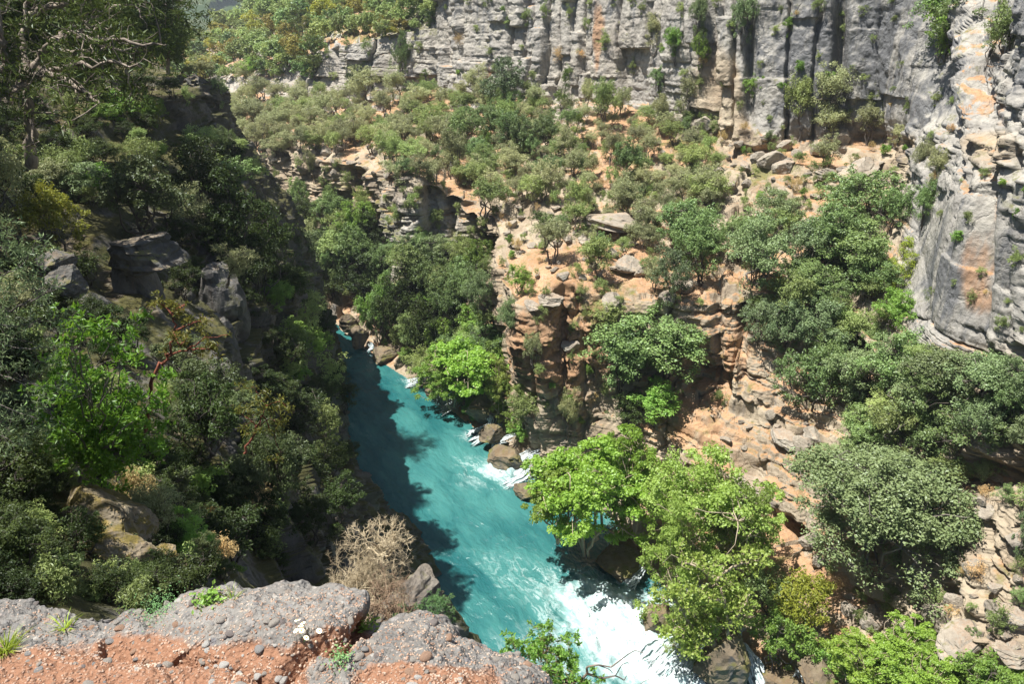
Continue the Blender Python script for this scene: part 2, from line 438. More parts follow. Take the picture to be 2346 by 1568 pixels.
# hand cut features: caves, overhangs, gullies
def push(u, v, ru, rv, amt):
    global G
    G += nh * (blob(u, v, ru, rv) * amt)[..., None]
push(1590, 870, 60, 55, -3.0); push(1785, 1225, 40, 40, -4); push(1075, 560, 14, 90, -4.5); push(1030, 480, 10, 90, -1.6)
push(940, 520, 40, 120, 1.5); push(1050, 520, 16, 80, 1.6); push(1925, 110, 14, 150, -3); push(2150, 200, 30, 260, -3.2)
push(1715, 150, 12, 170, -2.0); push(1610, 90, 14, 160, -2.4); push(2245, 480, 16, 330, -1.3); push(1290, 800, 9, 130, -0.6); push(1330, 860, 26, 110, 0.8)
push(1240, 800, 24, 150, 0.8); push(1640, 760, 10, 160, -1.2); push(1700, 800, 12, 120, -1.2); push(2250, 1090, 110, 45, -2.5)
push(1270, 800, 110, 130, 1.2)
_bw = (blob(1280, 800, 150, 160) * w)
_d, _id = worley(G0 * A((0.55, 0.55, 0.75)) + 0.25 * fbm(G0, 0.8, 2, 161)[..., None], 163); _d2, _id2 = worley(G0 * A((1.3, 1.3, 1.9)), 164)
G += nh * (_bw * (1.3 * (_id - 0.5) + 0.5 * (_id2 - 0.5)))[..., None]
orange = np.clip(blob(2225, 600, 28, 70) * 1.0 + blob(2245, 480, 16, 60) * .7 + blob(2270, 270, 22, 150) * 0.6 + blob(2230, 690, 30, 50) + blob(1370, 110, 16, 90) + blob(1115, 190, 14, 50) +
                 blob(1650, 800, 90, 120) * 0.8 + blob(1300, 780, 140, 150) * 1.35 + blob(1600, 980, 110, 70) * 1.0 + blob(800, 400, 10, 50) + blob(1560, 350, 120, 60) * 0.7 +
                 blob(790, 530, 70, 60) * 0.6 + blob(1480, 600, 120, 60) * 0.5 + blob(1400, 300, 300, 50) * 0.3 + blob(720, 300, 200, 60) * 0.45 + blob(2050, 500, 60, 90) * 0.5 + blob(1810, 440, 140, 40) * 0.4, 0, 1.3)
grey = np.clip(sstep(1580, 1750, U) * sstep(330, 250, Vv) * (0.55 + 0.6 * blob(2020, 180, 110, 160) + 0.3 * blob(1850, 200, 60, 160)) + blob(2140, 640, 60, 110) * 0.7 + 0.20 * sstep(330, 250, Vv) + 0.3 * blob(960, 560, 100, 110) + 0.02 + 0.3 * sstep(2080, 2130, U) * sstep(900, 700, Vv)
               - 0.9 * blob(1660, 240, 55, 110) - 0.5 * blob(2250, 250, 80, 130), -0.6, 1.3)
green = np.clip(blob(1760, 400, 90, 30) * 0.6 + blob(860, 540, 120, 90) * 0.7 + blob(1400, 700, 90, 90) * 0.4 + (Vv < 90) * (U < 1000) * 0.5 + blob(1020, 650, 80, 100) * 0.8 + blob(1560, 330, 60, 30) * 0.6, 0, 1)
M_rock = rock_material('limestone', moss_amt=0.3)
me = mesh_np('canyon_slope', G, grid_faces(*G.shape[:2]), dict(orange=orange, grey=grey, green=green), smooth=True)
land_r = tag(link('canyon_slope', me, M_rock), 'sunlit stepped limestone slope and cliffs right of the river', kind='structure')

# ------------------------------------------------------------------ left side (in shade)
SL = [
 # water, low wall, wall, rim, slope, upper slope, plateau, back
 (W(1,20,0),      W(1,8,14),        W(0.2,5.5,26),    W(-1.2,4.6,33.2), W(-3.2,3.6,35.4), W(-6,2,36.5),     W(-14,-4,38),   W(-60,-12,50)),
 (W(-1,34,0),     P(800,1370,24),   P(640,1330,14),   P(400,1330,8.5),  P(200,1290,8.0),  P(-100,1180,8),   W(-16,6,39),    W(-60,6,50)),
 (PW(985,1300),   P(790,1230,30),   P(640,1190,20),   P(420,1200,12),   P(200,1120,11),   P(-150,1000,11),  W(-20,12,40),   W(-60,16,50)),
 (PW(930,1235),   P(780,1130,36),   P(650,1040,27),   P(440,1000,19),   P(200,930,18),    P(-150,790,18),   W(-25,20,41),   W(-62,28,50)),
 (PW(835,1150),   P(755,1010,44),   P(590,900,36),    P(560,720,38),    P(330,650,32),    P(0,560,32),      W(-34,32,41),   W(-64,40,50)),
 (PW(803,1050),   P(745,900,55),    P(660,760,50),    P(600,600,50),    P(450,500,44),    P(0,380,40),      P(-80,230,44),  W(-66,50,50)),
 (PW(788,900),    P(748,780,70),    P(700,640,67),    P(625,470,66),    P(520,370,62),    P(230,255,56),    P(100,140,66),  W(-70,70,46)),
 (PW(768,790),    P(746,720,84),    P(715,580,82),    P(640,455,80),    P(512,290,74),    P(470,185,72),    P(330,150,80),  P(150,60,110)),
 (W(-26,95,0),    W(-28,94,4),      W(-29,91.5,12),   P(590,430,86),    P(500,300,82),    P(455,200,81),    P(380,160,92),  P(250,75,130)),
 (W(-45,102,0),   W(-46,100,5),     W(-47,98,12),     W(-48,96,20),     W(-49,94,27),     W(-50,93,31),     W(-60,98,33),   W(-90,130,38)),
]
K2 = np.array([[s[0] + A((4, -1, -5))] + list(s) for s in SL]).transpose(1, 0, 2)
G2 = loft(K2, [50, 60, 60, 80, 80, 70, 70, 40, 20], [6, 50, 60, 60, 50, 50, 40, 24])
N2 = gnormals(G2)
if N2[G2.shape[0] // 2, G2.shape[1] // 2, 0] < 0: N2 = -N2
N2 = blurg(N2, 8); N2 /= np.linalg.norm(N2, axis=-1, keepdims=True)
w2 = sstep(0.85, 0.5, np.abs(N2[..., 2]))
nh2 = N2.copy(); nh2[..., 2] *= 0.2; nh2 /= np.linalg.norm(nh2, axis=-1, keepdims=True)
U, Vv, d2 = proj(G2); U = np.nan_to_num(U, nan=-999); Vv = np.nan_to_num(Vv, nan=-999)
near = sstep(5, 40, np.nan_to_num(d2, nan=5))
al2 = -G2[..., 0] * 0.5 + G2[..., 1] * 0.85
G2n = G2 + nh2 * (rock_disp(G2, w2, al2) * (0.22 + 0.55 * near))[..., None]
G2n[..., 2] = terrace(G2n[..., 2], G2n, (1 - w2) * 0.8 * near)
G2n[..., 2] += (1 - w2) * 0.5 * near * fbm(G2, 0.3, 4, 95) + 0.12 * (1 - near) * fbm(G2, 1.5, 4, 96)
mossm = np.clip(blob(220, 1200, 170, 90) * 1.3 + blob(330, 380, 120, 80) * 0.5 + 0.35, 0, 1.2)
org2 = np.clip(blob(230, 1190, 130, 70) * 0.7 + blob(150, 220, 200, 150) * 0.5, 0, 1)
M_rockL = rock_material('shade_dark_mossy_limestone', light=(0.16, 0.152, 0.14), mid=(0.095, 0.09, 0.082), dark=(0.05, 0.05, 0.055), warm=0.2, soil=(0.085, 0.055, 0.025), moss=(0.045, 0.045, 0.01), moss_amt=1.0, soil_amt=0.8)  # mossy rock, its tones darkened to paint in the left side's shade
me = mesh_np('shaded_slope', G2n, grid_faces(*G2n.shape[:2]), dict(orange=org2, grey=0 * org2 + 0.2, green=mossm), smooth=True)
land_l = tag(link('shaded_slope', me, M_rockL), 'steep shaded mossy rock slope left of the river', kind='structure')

# screen index of the land so that plants can be stood on it
class Pick:
    def __init__(s, G, N, cell=6):
        u, v, d = proj(G.reshape(-1, 3)); s.P = G.reshape(-1, 3); s.N = N.reshape(-1, 3)
        ok = ~np.isnan(d) & (u > -700) & (u < 3000) & (v > -500) & (v < 2000)
        idx = np.nonzero(ok)[0]; idx = idx[np.argsort(-d[idx])]
        s.c = cell; s.W, s.H = 3700 // cell + 2, 2500 // cell + 2
        s.B = np.full((s.H, s.W), -1)
        s.B[((v[idx] + 500) // cell).astype(int), ((u[idx] + 700) // cell).astype(int)] = idx
    def __call__(s, u, v):
        j, i = int((u + 700) // s.c), int((v + 500) // s.c)
        for r in range(0, 12):
            sub = s.B[max(0, i - r):i + r + 1, max(0, j - r):j + r + 1]
            k = sub[sub >= 0]
            if len(k):
                kk = k[np.argmin(s.P[k][:, 1])] if r < 3 else k[0]
                return s.P[kk], s.N[kk]
        return None, None
pick_r = Pick(G[:-1], gnormals(G)[:-1]); pick_l = Pick(G2n[:-2], N2[:-2])

# ------------------------------------------------------------------ the river
wl = np.array([PW(1260, 1900) + A((0, 0, 0)), W(-1, 30, 0), W(-3.3, 38, 0), PW(985, 1300), PW(930, 1235), PW(835, 1150), PW(803, 1050), PW(788, 900), PW(768, 790), W(-26, 95, 0), W(-45, 102, 0), W(-95, 103, 0)])
wl[0] = W(2, 12, 0)
wr = np.array([W(30, 14, 0), W(22, 27.5, 0), PW(1800, 1568), PW(1620, 1425), PW(1500, 1330), PW(1390, 1250), PW(1235, 1085), PW(1060, 960), PW(870, 830), W(-34, 104, 0), W(-52, 109, 0), W(-95, 109, 0)])
mid_ = (wl + wr) / 2
wl = mid_ + (wl - mid_) * 1.9; wr = mid_ + (wr - mid_) * 1.9
tt = np.linspace(0, len(wl) - 1, 620)
Lc, Rc = catmull(wl, tt), catmull(wr, tt)
f = np.linspace(0, 1, 200)[None, :, None]
GW = Lc[:, None] * (1 - f) + Rc[:, None] * f
U, Vv, dW = proj(GW); U = np.nan_to_num(U, nan=0); Vv = np.nan_to_num(Vv, nan=3000)
foam = blob(1440, 1420, 150, 60) * 1.9 + blob(1560, 1520, 165, 95) * 1.9 + blob(1340, 1340, 110, 40) * 0.8 + blob(1175, 1085, 70, 28) * 1.3 + blob(1330, 1530, 120, 30) * 0.5 + \
    blob(1120, 1300, 120, 60) * 0.25 + blob(1250, 1480, 150, 50) * 0.35 + blob(975, 872, 50, 12) + blob(1030, 925, 30, 16) * 1.2 + blob(850, 808, 14, 8) * 1.1 + blob(1100, 1000, 50, 14) * 0.8 + blob(1080, 1090, 60, 50) * 0.3
foam = np.clip(foam * 0.9, 0, 1.25)
milk = np.clip(blob(1080, 1080, 170, 190) * 0.8 + blob(1150, 1250, 150, 120) * 0.5 + blob(1400, 1450, 260, 150), 0, 1)
hw = 0.05 * fbm(GW, 0.8, 4, 200) + 0.03 * fbm(GW, 3.0, 3, 201) + np.clip(foam, 0, 1) * (0.75 * fbm(GW, 0.55, 4, 202, st=(1, 0.7, 1)) + 0.7 * np.abs(fbm(GW, 1.6, 4, 203)))
GW[..., 2] = hw
m, nt, out = newmat('river_water'); b = NB(nt)
tc = b.n('ShaderNodeTexCoord').outputs['Object']
flow = b.vmap(tc, (1.0, 0.34, 1.0), (0, 0, 0.0))
rot = b.n('ShaderNodeVectorRotate', rotation_type='Z_AXIS'); b.l(tc, rot.inputs['Vector']); rot.inputs['Angle'].default_value = R(-32)
flow = b.vmap(rot.outputs[0], (1.0, 0.32, 1.0))
warp = b.n('ShaderNodeTexNoise'); b.l(tc, warp.inputs['Vector']); warp.inputs['Scale'].default_value = 0.35; warp.inputs['Detail'].default_value = 3
wv = b.n('ShaderNodeVectorMath', operation='MULTIPLY_ADD'); b.l(warp.outputs['Color'], wv.inputs[0]); wv.inputs[1].default_value = (1.2, 1.2, 1.2); b.l(flow, wv.inputs[2]); fl = wv.outputs[0]
n1 = b.noise(fl, 0.9, 8, 0.66, 0.15); n2 = b.noise(fl, 0.25, 4, 0.55)
fo = b.attr('foam'); mk = b.attr('milk')
line = b.math('SUBTRACT', 1.0, b.math('ABSOLUTE', b.math('MULTIPLY_ADD', n1, 9.0, -4.5)))
fa = b.ramp(b.math('ADD', b.math('MULTIPLY', n1, 1.1), b.math('MULTIPLY', fo, 0.5)), 0.70, 1.26)
wisps = b.math('MULTIPLY', b.ramp(line, 0.55, 1.0), b.ramp(b.math('MULTIPLY_ADD', n2, 0.9, b.math('MULTIPLY', fo, 0.9)), 0.50, 0.90, 0, 0.38))
fa = b.math('MAXIMUM', fa, wisps)
deep = b.mix(b.ramp(b.math('MULTIPLY_ADD', n1, 0.6, b.math('MULTIPLY', n2, 0.5)), 0.40, 0.68), (0.008, 0.080, 0.088), (0.034, 0.150, 0.142))
deep = b.mix(b.math('MULTIPLY', mk, b.ramp(n2, 0.30, 0.60, 0.25, 1.0)), deep, (0.060, 0.205, 0.190))
n5 = b.noise(fl, 2.6, 6, 0.7, 0.8); white = b.mix(b.ramp(n5, 0.38, 0.62), (0.36, 0.50, 0.50), (0.72, 0.77, 0.77)); colr = b.mix(fa, deep, white)
bs = b.n('ShaderNodeBsdfPrincipled'); b.l(colr, bs.inputs['Base Color'])
b.l(b.ramp(fa, 0, 1, 0.16, 0.7), bs.inputs['Roughness']); bs.inputs['IOR'].default_value = 1.33
hh = b.math('MULTIPLY_ADD', b.noise(fl, 3.0, 6, 0.62, 0.4), 0.7, b.math('MULTIPLY', b.noise(fl, 0.9, 3, 0.5), 1.3))
b.l(b.bump(hh, 0.8, 0.22), bs.inputs['Normal'])
b.l(bs.outputs[0], out.inputs[0]); M_water = m
river = tag(link('river', mesh_np('river', GW, grid_faces(*GW.shape[:2]), dict(foam=foam, milk=milk), smooth=True), M_water), 'turquoise mountain river with white rapids', kind='structure')

# ------------------------------------------------------------------ far wooded hill behind everything
xs = np.linspace(-1500, 700, 220)[None, :]; ys = np.linspace(0, 1, 90)[:, None]
HX = xs + 0 * ys; HY = 700 + 800 * ys + 0 * xs
HZ = -60 + 330 * sstep(0, 1, ys + 0 * xs) + 60 * np.cos((xs + 620) / 300) * ys
GH = np.stack((HX, HY, HZ), -1); GH[..., 2] += 45 * fbm(GH, 0.004, 4, 301) * ys + 8 * fbm(GH, 0.05, 3, 302)
m, nt, out = newmat('hill_ground'); b = NB(nt); tc = b.n('ShaderNodeTexCoord').outputs['Object']
bs = b.n('ShaderNodeBsdfDiffuse'); b.l(b.mix(b.ramp(b.noise(tc, 0.03, 4), 0.4, 0.6), (0.05, 0.075, 0.03), (0.10, 0.11, 0.05)), bs.inputs[0]); b.l(bs.outputs[0], out.inputs[0])
link_h = tag(link('distant_hill', mesh_np('distant_hill', GH, grid_faces(*GH.shape[:2]), smooth=True), m), kind='structure')
# ------------------------------------------------------------------ plant and stone builders
def leaf_material(name, c1, c2, trans=0.35, tcol=None, gloss=0.06, rough=0.45):
    m, nt, out = newmat(name); b = NB(nt)
    r = b.attr('rnd')
    oi = b.n('ShaderNodeObjectInfo')
    hs = b.n('ShaderNodeHueSaturation'); k_ = 2.15; c1 = tuple(x * k_ * w_ for x, w_ in zip(c1, (1.08, 1.02, 0.78))); c2 = tuple(x * k_ * w_ for x, w_ in zip(c2, (1.08, 1.02, 0.78))); gloss *= 0.35; b.l(b.mix(r, c1, c2), hs.inputs['Color'])
    b.l(b.ramp(oi.outputs['Random'], 0, 1, 0.72, 1.28, False), hs.inputs['Value'])
    b.l(b.ramp(b.math('FRACT', b.math('MULTIPLY', oi.outputs['Random'], 7.31)), 0, 1, 0.488, 0.512, False), hs.inputs['Hue'])
    c = hs.outputs[0]
    d = b.n('ShaderNodeBsdfDiffuse'); b.l(c, d.inputs[0])
    t = b.n('ShaderNodeBsdfTranslucent')
    g2 = b.n('ShaderNodeHueSaturation'); b.l(c, g2.inputs['Color']); g2.inputs['Value'].default_value = 1.35; g2.inputs['Hue'].default_value = 0.485; g2.inputs['Saturation'].default_value = 1.02
    b.l(g2.outputs[0], t.inputs[0])
    mx = b.n('ShaderNodeMixShader'); mx.inputs[0].default_value = trans; b.l(d.outputs[0], mx.inputs[1]); b.l(t.outputs[0], mx.inputs[2])
    gl = b.n('ShaderNodeBsdfGlossy'); gl.inputs['Roughness'].default_value = rough; gl.inputs[0].default_value = (0.9, 0.95, 1, 1)
    m2 = b.n('ShaderNodeMixShader'); m2.inputs[0].default_value = gloss; b.l(mx.outputs[0], m2.inputs[1]); b.l(gl.outputs[0], m2.inputs[2])
    b.l(m2.outputs[0], out.inputs[0])
    return m
def bark_material(name, c1, c2, sc=6.0):
    m, nt, out = newmat(name); b = NB(nt); tc = b.n('ShaderNodeTexCoord').outputs['Object']
    n = b.noise(b.vmap(tc, (1, 1, 0.25)), sc, 5, 0.65)
    bs = b.n('ShaderNodeBsdfPrincipled'); b.l(b.mix(b.ramp(n, 0.35, 0.65), c1, c2), bs.inputs['Base Color']); bs.inputs['Roughness'].default_value = 0.9
    b.l(b.bump(n, 0.8, 0.3 / sc), bs.inputs['Normal']); b.l(bs.outputs[0], out.inputs[0]); return m

ML = dict(
    olive=leaf_material('olive_leaves', (0.115, 0.135, 0.080), (0.185, 0.200, 0.135), 0.22, gloss=0.07),
    olive_green=leaf_material('greener_olive_leaves', (0.085, 0.125, 0.045), (0.140, 0.175, 0.085), 0.25),
    oak=leaf_material('evergreen_oak_leaves', (0.052, 0.092, 0.036), (0.105, 0.150, 0.066), 0.22, gloss=0.09),
    oak_grey=leaf_material('grey_oak_leaves', (0.070, 0.105, 0.055), (0.120, 0.160, 0.090), 0.22, gloss=0.08),
    blue=leaf_material('bluish_leaves', (0.052, 0.086, 0.048), (0.102, 0.142, 0.084), 0.2, gloss=0.09),
    dark=leaf_material('dark_leaves', (0.013, 0.024, 0.007), (0.030, 0.043, 0.014), 0.22, gloss=0.05),  # tone lowered so crowns on the left bank carry shade in their colour
    juniper=leaf_material('juniper_needles', (0.045, 0.080, 0.022), (0.085, 0.125, 0.035), 0.15, gloss=0.03),
    cypress=leaf_material('yellowgreen_sprays', (0.095, 0.145, 0.022), (0.155, 0.205, 0.035), 0.2, gloss=0.03),
    plane=leaf_material('plane_leaves', (0.078, 0.138, 0.026), (0.135, 0.210, 0.044), 0.42, gloss=0.07),
    plane2=leaf_material('young_plane_leaves', (0.092, 0.140, 0.034), (0.152, 0.205, 0.066), 0.42, gloss=0.07),
    shade=leaf_material('shade_dulled_leaves', (0.030, 0.044, 0.020), (0.060, 0.078, 0.038), 0.22, gloss=0.07),  # shaded copy of the oak leaves, darkened for the left bank
    fresh=leaf_material('fresh_green_leaves', (0.028, 0.070, 0.009), (0.060, 0.120, 0.018), 0.42, gloss=0.06),
    redtip=leaf_material('olive_yellow_leaves', (0.050, 0.062, 0.014), (0.095, 0.095, 0.026), 0.35),
    bright=leaf_material('bright_leaves', (0.064, 0.122, 0.028), (0.112, 0.182, 0.048), 0.38, gloss=0.06),
    yellow=leaf_material('yellow_green_leaves', (0.110, 0.135, 0.022), (0.190, 0.195, 0.040), 0.35),
    autumn=leaf_material('rusty_green_leaves', (0.095, 0.100, 0.030), (0.150, 0.140, 0.045), 0.3),
    pine=leaf_material('pine_needles', (0.030, 0.048, 0.012), (0.060, 0.080, 0.024), 0.18, gloss=0.06),
    dry=leaf_material('dry_leaves', (0.20, 0.17, 0.11), (0.30, 0.24, 0.16), 0.2, gloss=0.02),
    spurge=leaf_material('blue_green_stems', (0.06, 0.13, 0.06), (0.12, 0.21, 0.11), 0.3),
    grass=leaf_material('grass_blades', (0.10, 0.17, 0.02), (0.19, 0.25, 0.05), 0.35),
    flower=leaf_material('white_petals', (0.75, 0.75, 0.72), (0.85, 0.85, 0.80), 0.2),
    flowery=leaf_material('yellow_petals', (0.65, 0.50, 0.02), (0.75, 0.6, 0.03), 0.2),
)
MB_ = dict(grey=bark_material('grey_bark', (0.10, 0.085, 0.07), (0.20, 0.175, 0.15)), dark=bark_material('dark_bark', (0.045, 0.036, 0.03), (0.11, 0.09, 0.075)),
           red=bark_material('red_bark', (0.13, 0.035, 0.02), (0.23, 0.075, 0.04)), pale=bark_material('pale_bark', (0.32, 0.25, 0.17), (0.46, 0.38, 0.28)),
           pine=bark_material('pine_bark', (0.11, 0.085, 0.065), (0.30, 0.25, 0.20), 3.0))

def unit(v): return v / np.maximum(np.linalg.norm(v, axis=-1, keepdims=True), 1e-9)
def leaf_faces(pos, nrm, size, aspect, r, fold=0.25, axis=None):
    """one bent rhombic leaf per position -> verts (4N,3), faces (2N,3)"""
    n = len(pos)
    t = unit(np.cross(nrm, r.normal(size=(n, 3)))) if axis is None else unit(axis)
    s = unit(np.cross(nrm, t)); L = (size * (0.5 + 1.0 * r.random(n)))[:, None]
    a = pos - t * L * 0.5; c = pos + t * L * 0.5 - nrm * L * fold * 0.4
    bq = pos + s * L * aspect * 0.5 + nrm * L * fold * 0.3 - t * L * 0.06; dq = pos - s * L * aspect * 0.5 + nrm * L * fold * 0.3 - t * L * 0.06
    V = np.stack((a, bq, c, dq), 1).reshape(-1, 3)
    F = (np.arange(n)[:, None, None] * 4 + A([[0, 1, 2], [0, 2, 3]])[None]).reshape(-1, 3)
    return V, F
def tubes(paths, sides=5):
    """paths: list of (points (k,3), radii (k,)) -> V, F quads"""
    VV, FF, off = [], [], 0
    ang = np.arange(sides) / sides * 2 * math.pi
    for p, rr in paths:
        p = np.asarray(p, float); k = len(p)
        t = unit(np.gradient(p, axis=0)); ref = A((0.3, 0.9, 0.2))
        s = unit(np.cross(t, ref)); q = np.cross(t, s)
        ring = p[:, None] + (np.cos(ang)[None, :, None] * s[:, None] + np.sin(ang)[None, :, None] * q[:, None]) * np.asarray(rr)[:, None, None]
        VV.append(ring.reshape(-1, 3))
        i = np.arange(k - 1)[:, None] * sides + np.arange(sides)[None]; j = np.arange(k - 1)[:, None] * sides + (np.arange(sides)[None] + 1) % sides
        FF.append(np.stack((i, j, j + sides, i + sides), -1).reshape(-1, 4) + off); off += k * sides
    return np.concatenate(VV), np.concatenate(FF)
def curve(a, b_, r, bend=0.15, n=6, up=0.0):
    """wobbly path from a to b_"""
    a, b_ = np.asarray(a, float), np.asarray(b_, float); t = np.linspace(0, 1, n)[:, None]
    L = np.linalg.norm(b_ - a)
    p = a * (1 - t) + b_ * t + np.sin(t * math.pi) * (r.normal(size=3) * bend * L * 0.5 + A((0, 0, up * L)))
    p[1:-1] += r.normal(size=(n - 2, 3)) * L * bend * 0.16
    return p

def make_tree(name, seed, nc=60, nl=80, rc=0.13, ls=0.035, asp=0.5, shape='dome', z0=0.25, stems=3, tr=0.03, leafmat='olive', bark='grey', irr=0.3, shell=0.4, up=0.35, droop=0.0, flat=0.75, sub=3, hratio=1.0, sparse=0.0):
    """a plant in unit size: crown width 1, height 1 (z is stretched by hratio when the leaves are laid out, so they keep their shape)"""
    r = np.random.default_rng(seed); H = hratio
    d = unit(r.normal(size=(nc, 3))); d[:, 2] = np.where(r.random(nc) < 0.7, np.abs(d[:, 2]), d[:, 2]); rr = r.random(nc) ** shell
    if nc > 75:
        kp = vnoise(d * 2.1 + seed * 1.7, 9) < 0.34; d, rr = d[kp], rr[kp]; nc = len(d)
    lump = 1 + irr * vnoise(d * 1.6 + seed * 3.1, 5)
    cz = (1 + z0) / 2 * H; rz = (1 - z0) / 2 * H
    if shape == 'dome': c = d * rr[:, None] * lump[:, None] * A((0.5 - rc * 0.6, 0.5 - rc * 0.6, rz)) + A((0, 0, cz))
    elif shape == 'cone':
        z = r.random(nc) ** 1.3; a = r.random(nc) * 6.283; q = (0.5 - rc * .5) * (1 - z) ** 0.8 * (0.35 + 0.65 * r.random(nc) ** 0.5) * lump
        c = np.stack((np.cos(a) * q, np.sin(a) * q, z0 * H + z * (1 - z0) * H * 0.97), -1)
    elif shape == 'spread':   # tiers
        z = z0 + (1 - z0) * r.random(nc); a = r.random(nc) * 6.283; q = 0.48 * r.random(nc) ** 0.5 * (0.6 + 0.4 * np.sin(z * math.pi)) * lump
        c = np.stack((np.cos(a) * q, np.sin(a) * q, (z - 0.12 * q) * H), -1)
    c[:, 2] = np.maximum(c[:, 2], 0.05 * H)
    # skeleton
    paths = []; forks = []
    for s in range(stems):
        a = 6.283 * (s + r.random() * 0.6) / stems; q = 0.10 * r.random() + (0.08 if stems > 1 else 0)
        top = A((math.cos(a) * q, math.sin(a) * q, H * (z0 * 0.8 + 0.18)))
        p = curve(A((math.cos(a), math.sin(a), 0)) * 0.02, top, r, 0.25, 6); p[0, 2] -= 0.05
        paths.append((p, np.linspace(tr, tr * 0.7, 6) / math.sqrt(max(1, stems * 0.6))))
        forks.append(top)
    nlimb = max(5, stems * 2); limbs = []
    for k in range(nlimb):
        f0 = forks[k % stems]; tgt = c[r.integers(nc)] * 0.8 + f0 * 0.2
        p = curve(f0, tgt, r, 0.3, 6); paths.append((p, np.linspace(tr * 0.5, tr * 0.2, 6))); limbs.append(p)
    LP = np.concatenate(limbs)
    for k in range(nc):
        i = np.argmin(np.linalg.norm(LP - c[k], axis=1)); p = curve(LP[i], c[k], r, 0.3, 4)
        paths.append((p, np.linspace(tr * 0.22, tr * 0.07, 4)))
    TV, TF = tubes(paths, 5)
    # leaves: sub-clusters inside clusters
    rcs = rc * (0.6 + 0.8 * r.random(nc))
    sc_ = np.repeat(c, sub, 0) + unit(r.normal(size=(nc * sub, 3))) * np.repeat(rcs, sub)[:, None] * 0.55 * A((1, 1, flat))
    sr = np.repeat(rcs, sub) * 0.6
    m_ = max(3, nl // sub)
    cc = np.repeat(sc_, m_, 0); cr = np.repeat(sr, m_); n = len(cc)
    d = unit(r.normal(size=(n, 3)) + A((0, 0, up)))
    pos = cc + d * (cr * (0.35 + 0.65 * r.random(n) ** 0.6))[:, None] * A((1, 1, flat))
    pos[:, 2] -= droop * np.linalg.norm(pos[:, :2], axis=1) ** 2
    nr_ = unit(d * 0.7 + r.normal(size=(n, 3)) * 0.42 + A((0, 0, 0.50)))
    V, F = leaf_faces(pos, nr_, ls, asp, r)
    V[:, 2] /= H; TV[:, 2] /= H
    rnd = np.repeat(np.clip(0.6 * r.random(n) + 0.4 * np.repeat(r.random(nc * sub), m_), 0, 1), 2)
    tm = mesh_np(name + '_trunk', TV, TF, smooth=True); tm.materials.append(MB_[bark])
    cm = mesh_np(name + '_crown', V, F, fattr=dict(rnd=rnd)); cm.materials.append(ML[leafmat])
    return tm, cm

PROTO = {}
def proto(key, n, **k):
    PROTO[key] = [make_tree(key, 100 + 17 * i + sum(map(ord, key)), **k) for i in range(n)]
proto('olive', 5, nc=85, nl=84, rc=0.145, ls=0.036, asp=0.42, z0=0.22, stems=3, tr=0.030, irr=0.45, shell=0.45, hratio=0.95)
proto('olive_green', 3, nc=85, nl=84, rc=0.145, ls=0.036, asp=0.5, z0=0.22, stems=3, tr=0.030, irr=0.45, shell=0.45, hratio=0.95, leafmat='olive_green')
proto('oak', 4, nc=130, nl=100, rc=0.11, ls=0.026, asp=0.62, z0=0.10, stems=3, tr=0.028, irr=0.5, leafmat='oak', bark='dark', shell=0.35, hratio=0.9)
proto('oak_grey', 3, nc=130, nl=100, rc=0.11, ls=0.026, asp=0.62, z0=0.08, stems=4, tr=0.028, irr=0.4, leafmat='oak_grey', shell=0.35, hratio=0.85)
proto('blue', 3, nc=120, nl=96, rc=0.11, ls=0.027, asp=0.6, z0=0.05, stems=4, tr=0.025, irr=0.4, leafmat='blue', shell=0.35, hratio=0.9)
proto('dark', 4, nc=90, nl=84, rc=0.12, ls=0.032, asp=0.55, z0=0.08, stems=4, tr=0.025, irr=0.4, leafmat='dark', bark='dark', shell=0.4, hratio=1.0)
proto('juniper', 2, nc=120, nl=60, rc=0.10, ls=0.035, asp=0.25, shape='cone', z0=0.12, stems=2, tr=0.03, leafmat='juniper', bark='dark', hratio=1.5)
proto('cypress', 2, nc=110, nl=80, rc=0.12, ls=0.032, asp=0.28, shape='cone', z0=0.05, stems=2, tr=0.025, leafmat='cypress', bark='dark', hratio=1.2, irr=0.5)
proto('bright', 3, nc=90, nl=90, rc=0.12, ls=0.036, asp=0.6, z0=0.08, stems=5, tr=0.02, leafmat='bright', irr=0.4, hratio=1.0)
proto('yellow', 3, nc=70, nl=84, rc=0.12, ls=0.038, asp=0.5, z0=0.08, stems=5, tr=0.02, leafmat='yellow', irr=0.45, hratio=1.0)
proto('autumn', 2, nc=60, nl=84, rc=0.13, ls=0.04, asp=0.5, z0=0.1, stems=3, tr=0.025, leafmat='autumn', irr=0.4, hratio=1.0)
proto('plane', 2, nc=260, nl=150, rc=0.085, ls=0.020, asp=0.85, shape='dome', z0=0.12, stems=4, tr=0.022, leafmat='plane', bark='pale', irr=0.5, shell=0.5, flat=0.4, droop=0.15, hratio=0.95)
proto('plane2', 2, nc=240, nl=130, rc=0.085, ls=0.018, asp=0.8, shape='dome', z0=0.10, stems=3, tr=0.020, leafmat='plane2', bark='pale', irr=0.5, shell=0.55, flat=0.45, hratio=1.25)
proto('young_plane', 2, nc=60, nl=90, rc=0.13, ls=0.032, asp=0.8, shape='spread', z0=0.25, stems=1, tr=0.02, leafmat='plane2', bark='pale', irr=0.4, shell=0.6, flat=0.4, hratio=1.4)
proto('big_bush', 1, nc=400, nl=190, rc=0.085, ls=0.0155, asp=0.6, z0=0.0, stems=5, tr=0.02, leafmat='oak_grey', irr=0.34, shell=0.28, hratio=0.85, sub=4)
proto('tuft', 4, nc=22, nl=60, rc=0.2, ls=0.07, asp=0.35, z0=0.0, stems=4, tr=0.012, leafmat='olive_green', irr=0.5, hratio=0.8)
